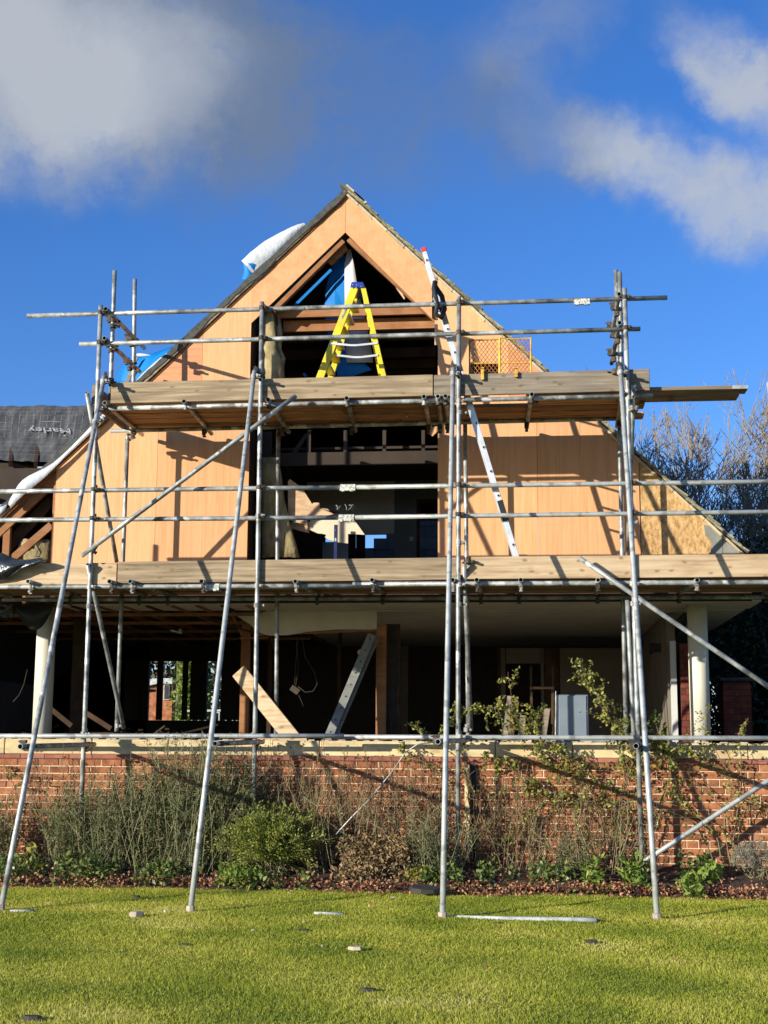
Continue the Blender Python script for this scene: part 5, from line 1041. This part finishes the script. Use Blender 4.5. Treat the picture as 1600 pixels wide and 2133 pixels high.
# climbing roses: long arching canes with twigs and paired leaflets
def rose(name, canes, lab, dens=9, ml='lf_rose', ls=.040, ms='stem_red', r0=.008, twig=.32):
    c0 = canes[0][0]; b0 = at(*c0); t = thing(name, (b0.x, b0.y, bed_z(b0.y)), lab, 'climbing rose')
    A = []; B = []; RA = []; RB = []; LP = []; LD = []
    for cn in canes:
        pts = [np.array(at(*p)) for p in cn]; P = []
        for i in range(len(pts)-1):
            p0 = pts[max(i-1, 0)]; p1, p2 = pts[i], pts[i+1]; p3 = pts[min(i+2, len(pts)-1)]
            for s in np.linspace(0, 1, 6, endpoint=(i == len(pts)-2)): P.append(.5*((2*p1)+(-p0+p2)*s+(2*p0-5*p1+4*p2-p3)*s*s+(-p0+3*p1-3*p2+p3)*s**3)+rng.normal(size=3)*.004)
        n = len(P)
        for i in range(n-1):
            ra = r0*(1-.75*i/n); A.append(P[i]); B.append(P[i+1]); RA.append(ra); RB.append(ra*.95)
            f = i/n
            for _r in range(2 if (dens > 8 and f > .3) else 1):
              if rng.random() < .8 and f > .12:
                D = rdir(1, .1)[0]; L = rng.uniform(.05, twig)*(1.1-f*.5); D[1] *= .6
                q = P[i]+D*L*.5+np.array((0, 0, -.02)); e = q+(D+rdir(1)[0]*.5)*L*.5; A += [P[i], q]; B += [q, e]; RA += [.0028, .002]; RB += [.002, .0012]
                for w_ in np.linspace(.2, 1, max(2, int(dens*f+2))):
                    base = P[i]+(e-P[i])*w_
                    for _ in range(rng.integers(1, 4)): LP.append(base+rng.normal(size=3)*.012); LD.append(rdir(1, .1)[0])
    V, Fq = segmesh(A, B, np.array(RA), np.array(RB), 4); npmesh('canes', V, Fq, ms, t, kind='stuff')
    P = np.array(LP); n = len(P); V, Fq = leaves(P, np.array(LD), rdir(n, .4)+np.array((0, -.6, 0)), rng.uniform(.6, 1.25, n)*ls, rng.uniform(.55, .7, n)*ls); npmesh('leaflets', V, Fq, ml, t, kind='stuff'); return t
Yr = -.14
rose('climbing_rose', [[(1272, 1812, -.3), (1280, 1740, -.2), (1288, 1700, Yr), (1240, 1620, Yr), (1150, 1560, -.2), (1080, 1490, -.25), (1058, 1400, -.2)],
  [(1262, 1812, -.3), (1250, 1700, -.2), (1200, 1600, Yr), (1120, 1530, -.25), (1050, 1480, -.3), (985, 1478, -.3), (925, 1500, -.3)],
  [(1285, 1810, -.3), (1310, 1720, -.15), (1300, 1600, Yr), (1290, 1520, -.2), (1250, 1450, -.2), (1222, 1420, -.2), (1213, 1372, -.2)],
  [(1280, 1812, -.3), (1330, 1660, Yr), (1290, 1560, Yr), (1265, 1480, -.25), (1235, 1430, -.25)],
  [(1270, 1812, -.3), (1210, 1700, Yr), (1130, 1640, Yr), (1060, 1600, Yr), (1000, 1570, -.2)],
  [(1290, 1812, -.3), (1360, 1700, Yr), (1400, 1600, Yr), (1375, 1540, -.2), (1360, 1480, -.2)],
  [(1290, 1812, -.3), (1300, 1640, Yr), (1340, 1570, Yr), (1420, 1560, -.2), (1500, 1600, Yr)],
  [(1278, 1812, -.3), (1240, 1680, Yr), (1180, 1660, Yr), (1100, 1700, Yr), (1050, 1760, Yr)],
  [(1290, 1812, -.3), (1290, 1700, Yr), (1200, 1640, Yr), (1130, 1570, Yr), (1100, 1520, -.25), (1130, 1490, -.3)]], 'big climbing rose with leafy canes spilling over the coping left of the fourth post', dens=11, twig=.34)
rose('climbing_rose', [[(1524, 1832, -.3), (1530, 1760, -.2), (1500, 1680, Yr), (1440, 1620, Yr), (1380, 1560, -.2), (1352, 1500, -.2)],
  [(1510, 1830, -.3), (1490, 1740, -.2), (1440, 1690, Yr), (1400, 1650, Yr), (1360, 1640, Yr)], [(1528, 1832, -.3), (1540, 1740, Yr), (1560, 1670, Yr), (1600, 1700, Yr), (1630, 1760, Yr)],
  [(1524, 1832, -.3), (1510, 1700, Yr), (1525, 1640, Yr), (1500, 1580, Yr), (1470, 1520, -.15), (1478, 1465, -.15)], [(1520, 1832, -.3), (1535, 1700, Yr), (1545, 1600, Yr), (1540, 1530, -.15), (1560, 1495, -.15)],
  [(1500, 1830, -.3), (1450, 1720, Yr), (1380, 1690, Yr), (1340, 1700, Yr)]], 'thinner bare caned rose at the right end of the wall', dens=3, twig=.26)
rose('climbing_rose', [[(985, 1790, -.2), (980, 1700, Yr), (965, 1600, Yr), (915, 1550, -.2), (880, 1530, -.25), (868, 1515, -.25)], [(990, 1790, -.2), (1010, 1690, Yr), (1060, 1640, Yr), (1120, 1650, Yr)],
  [(980, 1790, -.2), (940, 1650, Yr), (900, 1600, Yr), (850, 1570, -.15), (840, 1545, -.15)]], 'slender rose climbing past the white drainpipe beside the third post', dens=4, twig=.22)
rose('climbing_rose', [[(0, 1800, -.2), (10, 1700, Yr), (30, 1640, Yr), (70, 1610, Yr)], [(-10, 1800, -.2), (40, 1700, Yr), (20, 1620, Yr), (-20, 1600, Yr)], [(5, 1800, -.2), (60, 1720, Yr), (110, 1680, Yr), (120, 1640, Yr)]], 'low twiggy rose against the bricks at the far left', dens=3, twig=.22)

# leaf litter along the bed edge
def litter(n, yfun, ml, name, lab, ln=.036, wd=.022, spread=.08):
    x = rng.uniform(-7.5, 3.6, n); s = (np.sin(x*3.1)+np.sin(x*7.7+1)+np.sin(x*1.3+2))*.33; keep = rng.uniform(-1.3, 1, n) < s+(x > -1.2)*.6; x = x[keep]; n = len(x)
    y = yfun(x)+rng.normal(size=n)*spread; z = np.array([bed_z(v) for v in y])+rng.uniform(0, .05, n); z[y < -1.12] = .02
    V, Fq = leaves(np.stack([x, y, z], 1), rdir(n, .15), rdir(n, 1.6), rng.uniform(.5, 1.3, n)*ln, rng.uniform(.6, 1.3, n)*wd, .5); npmesh(name, V, Fq, ml, label=lab, kind='stuff')
litter(9000, lambda x: edge(x)+.07, 'lf_dead', 'dead_leaves', 'brown dead leaves drifted along the bed edge')
litter(2600, lambda x: edge(x)+.45, 'lf_dead', 'dead_leaves', 'scattered brown leaves lying deeper in the bed', spread=.3)
n = 150; x = rng.uniform(-6, 3, n); y = rng.uniform(-6, -1.1, n)**1; y = -1.15-(rng.uniform(0, 1, n)**2.6)*5
V, Fq = leaves(np.stack([x, y, np.full(n, .03)], 1), rdir(n, .1), rdir(n, 2), rng.uniform(.5, 1.2, n)*.035, .018, .5); npmesh('fallen_leaves', V, Fq, 'lf_dead', label='single brown leaves scattered on the lawn', kind='stuff')

# ============================================================ litter and fixtures
dp = thing('drain_pipe', at(973, 1790, -.06), 'white square drainpipe fixed to the garden wall beside the third post', 'drainpipe')
a, b_ = at(968, 1592, -.07), at(980, 1772, -.07); MB().box((a.x, -.085, b_.z-.1), (b_.x-.006, -.03, a.z)).build('pipe', 'stone', dp, bevel=.003); MB().box((b_.x+.008, -.028, b_.z-.1), (b_.x+.06, -.010, a.z)).build('pipe_shadow', 'black', dp)  # black strip right of the pipe is its cast shadow, built as a board
pts = [at(x, y, Y) for x, y, Y in ((906, 1546, -.6), (870, 1550, -.6), (845, 1567, -.55), (815, 1610, -.5), (770, 1665, -.5), (730, 1705, -.5), (700, 1738, -.5))]
tag(smooth_tube('hanging_hose', pts, .0065, 'galv', None, seg=8, hollow=False), 'thin grey hose sagging from the third raker tie down into the bed', 'hose')
ws = thing('wicker_mat', at(822, 1790, -.5), 'broken sheet of wicker standing in the bed left of the third raking tube', 'mat')
for i in range(12):
    t = i/11; p = at(778+t*44, 1778-t*40, -.5); q = at(808+t*44, 1800-t*30, -.52); MB().beam(p, q, .010, .026, (0, -1, .2)).build('wicker_strip', 'wicker', ws)
def flake(name, px_, w, dpt, h, m, lab, cat, rot=0., tilt=.0, Z=.012, n=7, Y=None):
    p = atg(px_[0], px_[1], Z) if Y is None else at(px_[0], px_[1], Y); b = MB(); k_ = n; v = []
    rs = [random.uniform(.75, 1.1) for _ in range(k_)]
    for zz, sc_ in ((0, 1.), (h, .88)):
        for j in range(k_):
            a = 2*math.pi*j/k_; v.append(Vector((math.cos(a)*w/2*rs[j]*sc_, math.sin(a)*dpt/2*rs[j]*sc_, zz+random.uniform(-.15, .15)*h)))
    b.add(v, [tuple(reversed(range(k_))), tuple(range(k_, 2*k_))]+[(j, (j+1) % k_, k_+(j+1) % k_, k_+j) for j in range(k_)])
    R_ = Euler((tilt, 0, rot)).to_matrix(); b.v = [tuple(R_@Vector(q)+p) for q in b.v]; return b.build(name, m, None, label=lab, cat=cat)
flake('slate_slab', (1180, 1848), .22, .17, .02, 'slate_pale', 'large pale blue grey slate on the bed edge right of the third raking tube', 'slate', tilt=.30, Z=.055)
flake('timber_sheet', (886, 1857), .34, .22, .04, 'slate', 'dark curled sheet lying on the bed edge at the third raking tube', 'sheet', tilt=.2, Z=.05)
flake('cream_stone', (1020, 1845), .13, .1, .05, 'rubble_pale', 'cream stone lump at the bed edge right of the third raking tube', 'stone', Z=.05)
flake('brick_fragment', (285, 1909), .13, .08, .035, 'rubble_pale', 'pinkish broken rubble piece on the lawn left of the second raking tube foot', 'rubble', rot=.5)
flake('rubble_crumb', (344, 1901), .03, .03, .02, 'white_pvc', 'small white crumb on the lawn between the pink rubble and the second raking tube foot', 'rubble')
flake('slate_shard', (385, 1969), .10, .05, .012, 'slate', 'dark slate shard on the lawn below the second raking tube foot', 'slate')
flake('slate_shard', (630, 1939), .13, .04, .012, 'slate', 'thin dark slate shard on the lawn left of the brownish stone', 'slate')
flake('stone_flake', (740, 1978), .12, .08, .02, 'undercloak', 'brownish stone flake on the lawn in the middle foreground', 'stone')
flake('slate_shard', (767, 2063), .11, .05, .012, 'slate', 'dark slate shard lying nearest the camera in the middle of the lawn', 'slate')
flake('slate_shard', (1233, 1964), .11, .06, .02, 'slate', 'dark slate shard on the right half of the lawn', 'slate', rot=.2)
flake('slate_shard', (1040, 1924), .11, .03, .01, 'slate', 'thin dark shard just below the white pipe on the lawn', 'slate')
flake('slate_shard', (68, 2124), .12, .05, .02, 'slate', 'dark slate shard in the bottom left corner of the lawn', 'slate')
flake('slate_shard', (284, 1870), .09, .04, .02, 'slate', 'small dark shard near the bed edge left of the second raking tube', 'slate')
flake('white_chip', (527, 1939), .035, .02, .01, 'rubble_pale', 'tiny white chip on the lawn right of the second raking tube foot', 'chip')
flake('white_chip', (634, 1922), .035, .02, .01, 'rubble_pale', 'tiny white chip just above the thin slate shard', 'chip')
flake('white_chip', (672, 1971), .025, .02, .01, 'rubble_pale', 'tiny pale chip left of the brownish stone flake', 'chip')
flake('white_chip', (516, 1888), .03, .02, .01, 'rubble_pale', 'tiny pale chip near the bed edge below the round shrub', 'chip')
flake('white_chip', (820, 1870), .06, .02, .008, 'white_pvc', 'white sliver at the bed edge left of the dark curled sheet', 'chip')
tag(smooth_tube('white_pipe', [atg(935, 1912, .0), atg(1060, 1915, .012), atg(1160, 1916, .010), atg(1244, 1917, .024)], .022, 'white_pvc', None), 'long white pipe lying in the grass right of the third raking tube foot', 'pipe')
tag(smooth_tube('buried_pipe', [atg(655, 1904, .006), atg(716, 1905, .010)], .018, 'white_pvc', None), 'white pipe half sunk in the grass between the second and third raking tubes', 'pipe')
tag(smooth_tube('buried_pipe', [atg(20, 1899, .006), atg(72, 1898, .010)], .015, 'white_pvc', None), 'short white pipe half sunk in the grass at the far left', 'pipe')

# ============================================================ trees
def tree(name, base, H, spread, seed, lab, up=.9, n0=6, leafm=None, nleaf=0, depth=5, r0=.13, grp=None, trunk_h=.25):
    r = np.random.default_rng(seed); A = []; B = []; RA = []; RB = []; TA = []; TB = []; ends = []
    base = np.array(base, float)
    def grow(p, d, L, rad, k_):
        n = 3; q = p.copy(); dd = d.copy()
        for i in range(n):
            e = q+dd*L/n; (A if k_ < 3 else TA).append(q.copy()); (B if k_ < 3 else TB).append(e.copy())
            if k_ < 3: RA.append(rad*(1-.25*i/n)); RB.append(rad*(1-.25*(i+1)/n))
            q = e; dd = dd+r.normal(size=3)*.10+np.array((0, 0, .05)); dd /= np.linalg.norm(dd)
            if k_ >= 1 and k_ < depth and r.random() < .8:
                sd_ = dd+r.normal(size=3)*.55*np.array((1, 1, .5)); sd_[2] = abs(sd_[2])*.8+.2; sd_ /= np.linalg.norm(sd_); grow(q, sd_, L*r.uniform(.45, .7), rad*.45, k_+1)
        if k_ < depth:
            for _ in range(2 if k_ else n0):
                sd_ = dd*up+r.normal(size=3)*spread*(1.3 if k_ == 0 else .8); sd_[2] = abs(sd_[2])*.6+.35; sd_ /= np.linalg.norm(sd_); grow(q, sd_, L*r.uniform(.62, .85) if k_ else H*.28, rad*(.62 if k_ else .5), k_+1)
        else: ends.append(q)
    grow(base, np.array((0, 0, 1.)), H*trunk_h, r0, 0)
    t = thing(name, tuple(base), lab, 'tree', grp); V, Fq = segmesh(A, B, np.array(RA), np.array(RB), 5); npmesh('trunk', V, Fq, 'bark', t)
    V, Fq = segmesh(TA, TB, .0080, .0040, 3); npmesh('crown', V, Fq, 'twig', t)
    if leafm: P = np.array(ends); P = P[r.integers(0, len(P), nleaf)]+r.normal(size=(nleaf, 3))*.2; V, Fq = leaves(P, rdir(nleaf), rdir(nleaf), .07, .05); npmesh('leaves', V, Fq, leafm, t)
    return t
b1 = at(1462, 1500, 12); tree('bare_tree', (b1.x, 12, 1.2), 5.9, .30, 4, 'tall bare tree with fan of fine twigs behind the right roof slope', depth=6)
b2 = at(1620, 1500, 11); tree('bare_tree', (b2.x, 11, 1.2), 4.6, .34, 11, 'bare tree cut by the right edge of the picture', depth=6)
b3 = at(1340, 1500, 15); tree('bare_tree', (b3.x, 15, 1.2), 4.9, .34, 21, 'smaller bare tree just right of the scaffold tower behind the roof', depth=5)
b4 = at(1530, 1500, 9.5); tree('bare_tree', (b4.x, 9.5, 1.2), 3.6, .5, 31, 'low spreading tree with a few green leaves above the right eaves', nleaf=2500, leafm='lf_far', depth=5)
hg = thing('evergreen_hedge', (4.6, 6, 1.2), 'tall dark evergreen hedge in the shade right of the house', 'hedge')
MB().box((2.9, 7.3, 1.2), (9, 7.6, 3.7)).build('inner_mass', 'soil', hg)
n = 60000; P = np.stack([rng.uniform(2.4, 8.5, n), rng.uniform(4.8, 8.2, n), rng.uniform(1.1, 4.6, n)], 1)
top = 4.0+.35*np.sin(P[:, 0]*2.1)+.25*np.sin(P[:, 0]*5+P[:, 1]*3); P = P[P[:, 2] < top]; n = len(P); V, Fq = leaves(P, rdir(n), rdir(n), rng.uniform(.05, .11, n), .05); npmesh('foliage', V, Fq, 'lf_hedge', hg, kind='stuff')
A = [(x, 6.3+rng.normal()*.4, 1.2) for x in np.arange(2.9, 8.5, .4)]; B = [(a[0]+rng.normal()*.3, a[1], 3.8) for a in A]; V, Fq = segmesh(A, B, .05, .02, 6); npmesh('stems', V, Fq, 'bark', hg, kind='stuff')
pl = thing('brick_pillar', (3.3, 3.6, TZ), 'square shade-darkened red brick pillar standing right of the right column', 'pillar')
PY = 3.2; a, b_ = at(1505, 1418, PY), at(1570, 1560, PY); MB().box((a.x+.01, PY+.01, 1.3), (b_.x-.01, PY+.37, a.z-.01)).build('mortar_core', 'dark_wall', pl)
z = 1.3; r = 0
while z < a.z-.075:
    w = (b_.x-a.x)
    for (u, v) in ((0, .62), (.62, 1)) if r % 2 else ((0, .38), (.38, 1)): MB().box((a.x+w*u+.004, PY, z+.005), (a.x+w*v-.004, PY+.38, z+.07)).build('brick', 'brick_shaded', pl)
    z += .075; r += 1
MB().box((a.x-.03, PY-.03, a.z), (b_.x+.03, PY+.4, a.z+.04)).build('pillar_cap', 'slate', pl)

# neighbours seen through the back windows
nh = thing('neighbour_house', at(335, 1440, 30), 'distant red brick house with white bargeboard and white window seen through the back', 'house')
NY = 26; A_, B_ = at(300, 1423, NY), at(358, 1475, NY); MB().box((A_.x, NY, 1.2), (B_.x, NY+5, A_.z)).build('wall', 'brick', nh)
MB().prism([xz(a, b_, NY) for a, b_ in ((300, 1423), (358, 1423), (352, 1420), (330, 1416))], NY, NY+5).build('gable', 'brick', nh)
MB().beam(at(298, 1425, NY-.1), at(332, 1418, NY-.1), .12, .16).build('bargeboard', 'white_pvc', nh); MB().beam(at(330, 1418, NY-.1), at(360, 1419, NY-.1), .12, .16).build('bargeboard', 'white_pvc', nh)
a, b_ = at(341, 1425, NY-.06), at(352, 1458, NY-.06); MB().box((a.x, NY-.06, b_.z), (b_.x, NY-.01, a.z)).build('window_frame', 'white_pvc', nh); a, b_ = at(343, 1427, NY-.07), at(350, 1456, NY-.07); MB().box((a.x, NY-.08, b_.z), (b_.x, NY-.061, a.z)).build('window_pane', 'black', nh)
MB().beam(at(262, 1442, NY-3), at(305, 1436, NY-3), 2, .06).build('side_roof', 'slate', nh)
fh = thing('far_hedge', (-9, 22, 1.2), 'sunlit tangle of trees and hedge seen far off through the back windows', 'hedge')
n = 26000; P = np.stack([rng.uniform(-22, 2, n), rng.uniform(31, 35, n), rng.uniform(1., 7.5, n)], 1); n = len(P); V, Fq = leaves(P, rdir(n), rdir(n), rng.uniform(.2, .4, n), .16); npmesh('foliage', V, Fq, 'lf_far', fh)
n = 7000; c = at(372, 1430, 20); P = np.array((c.x+.35, 20, 2.4))+rng.normal(size=(n, 3))*[.16, .3, .8]; V, Fq = leaves(P, rdir(n), rdir(n), .12, .07)
bt = thing('conifer', (c.x, 20, 1.2), 'bushy green conifer beside the distant brick house', 'tree'); npmesh('crown', V, Fq, 'lf_bright', bt); MB().tube([(c.x, 20, 1.2), (c.x, 20, 3.6)], .06, 8).build('trunk', 'bark', bt)
rf = thing('white_railing', at(450, 1500, 13), 'low pale green metal railing seen through the back windows', 'railing')
p, q = at(384, 1481, 13), at(526, 1479, 13); MB().beam(p, q, .04, .04).build('top_rail', 'white_pvc', rf)
k = 0; x = p.x
while x < q.x: MB().box((x, 13, 1.2), (x+.025, 13.02, p.z)).build('baluster', 'white_pvc', rf); x += .14
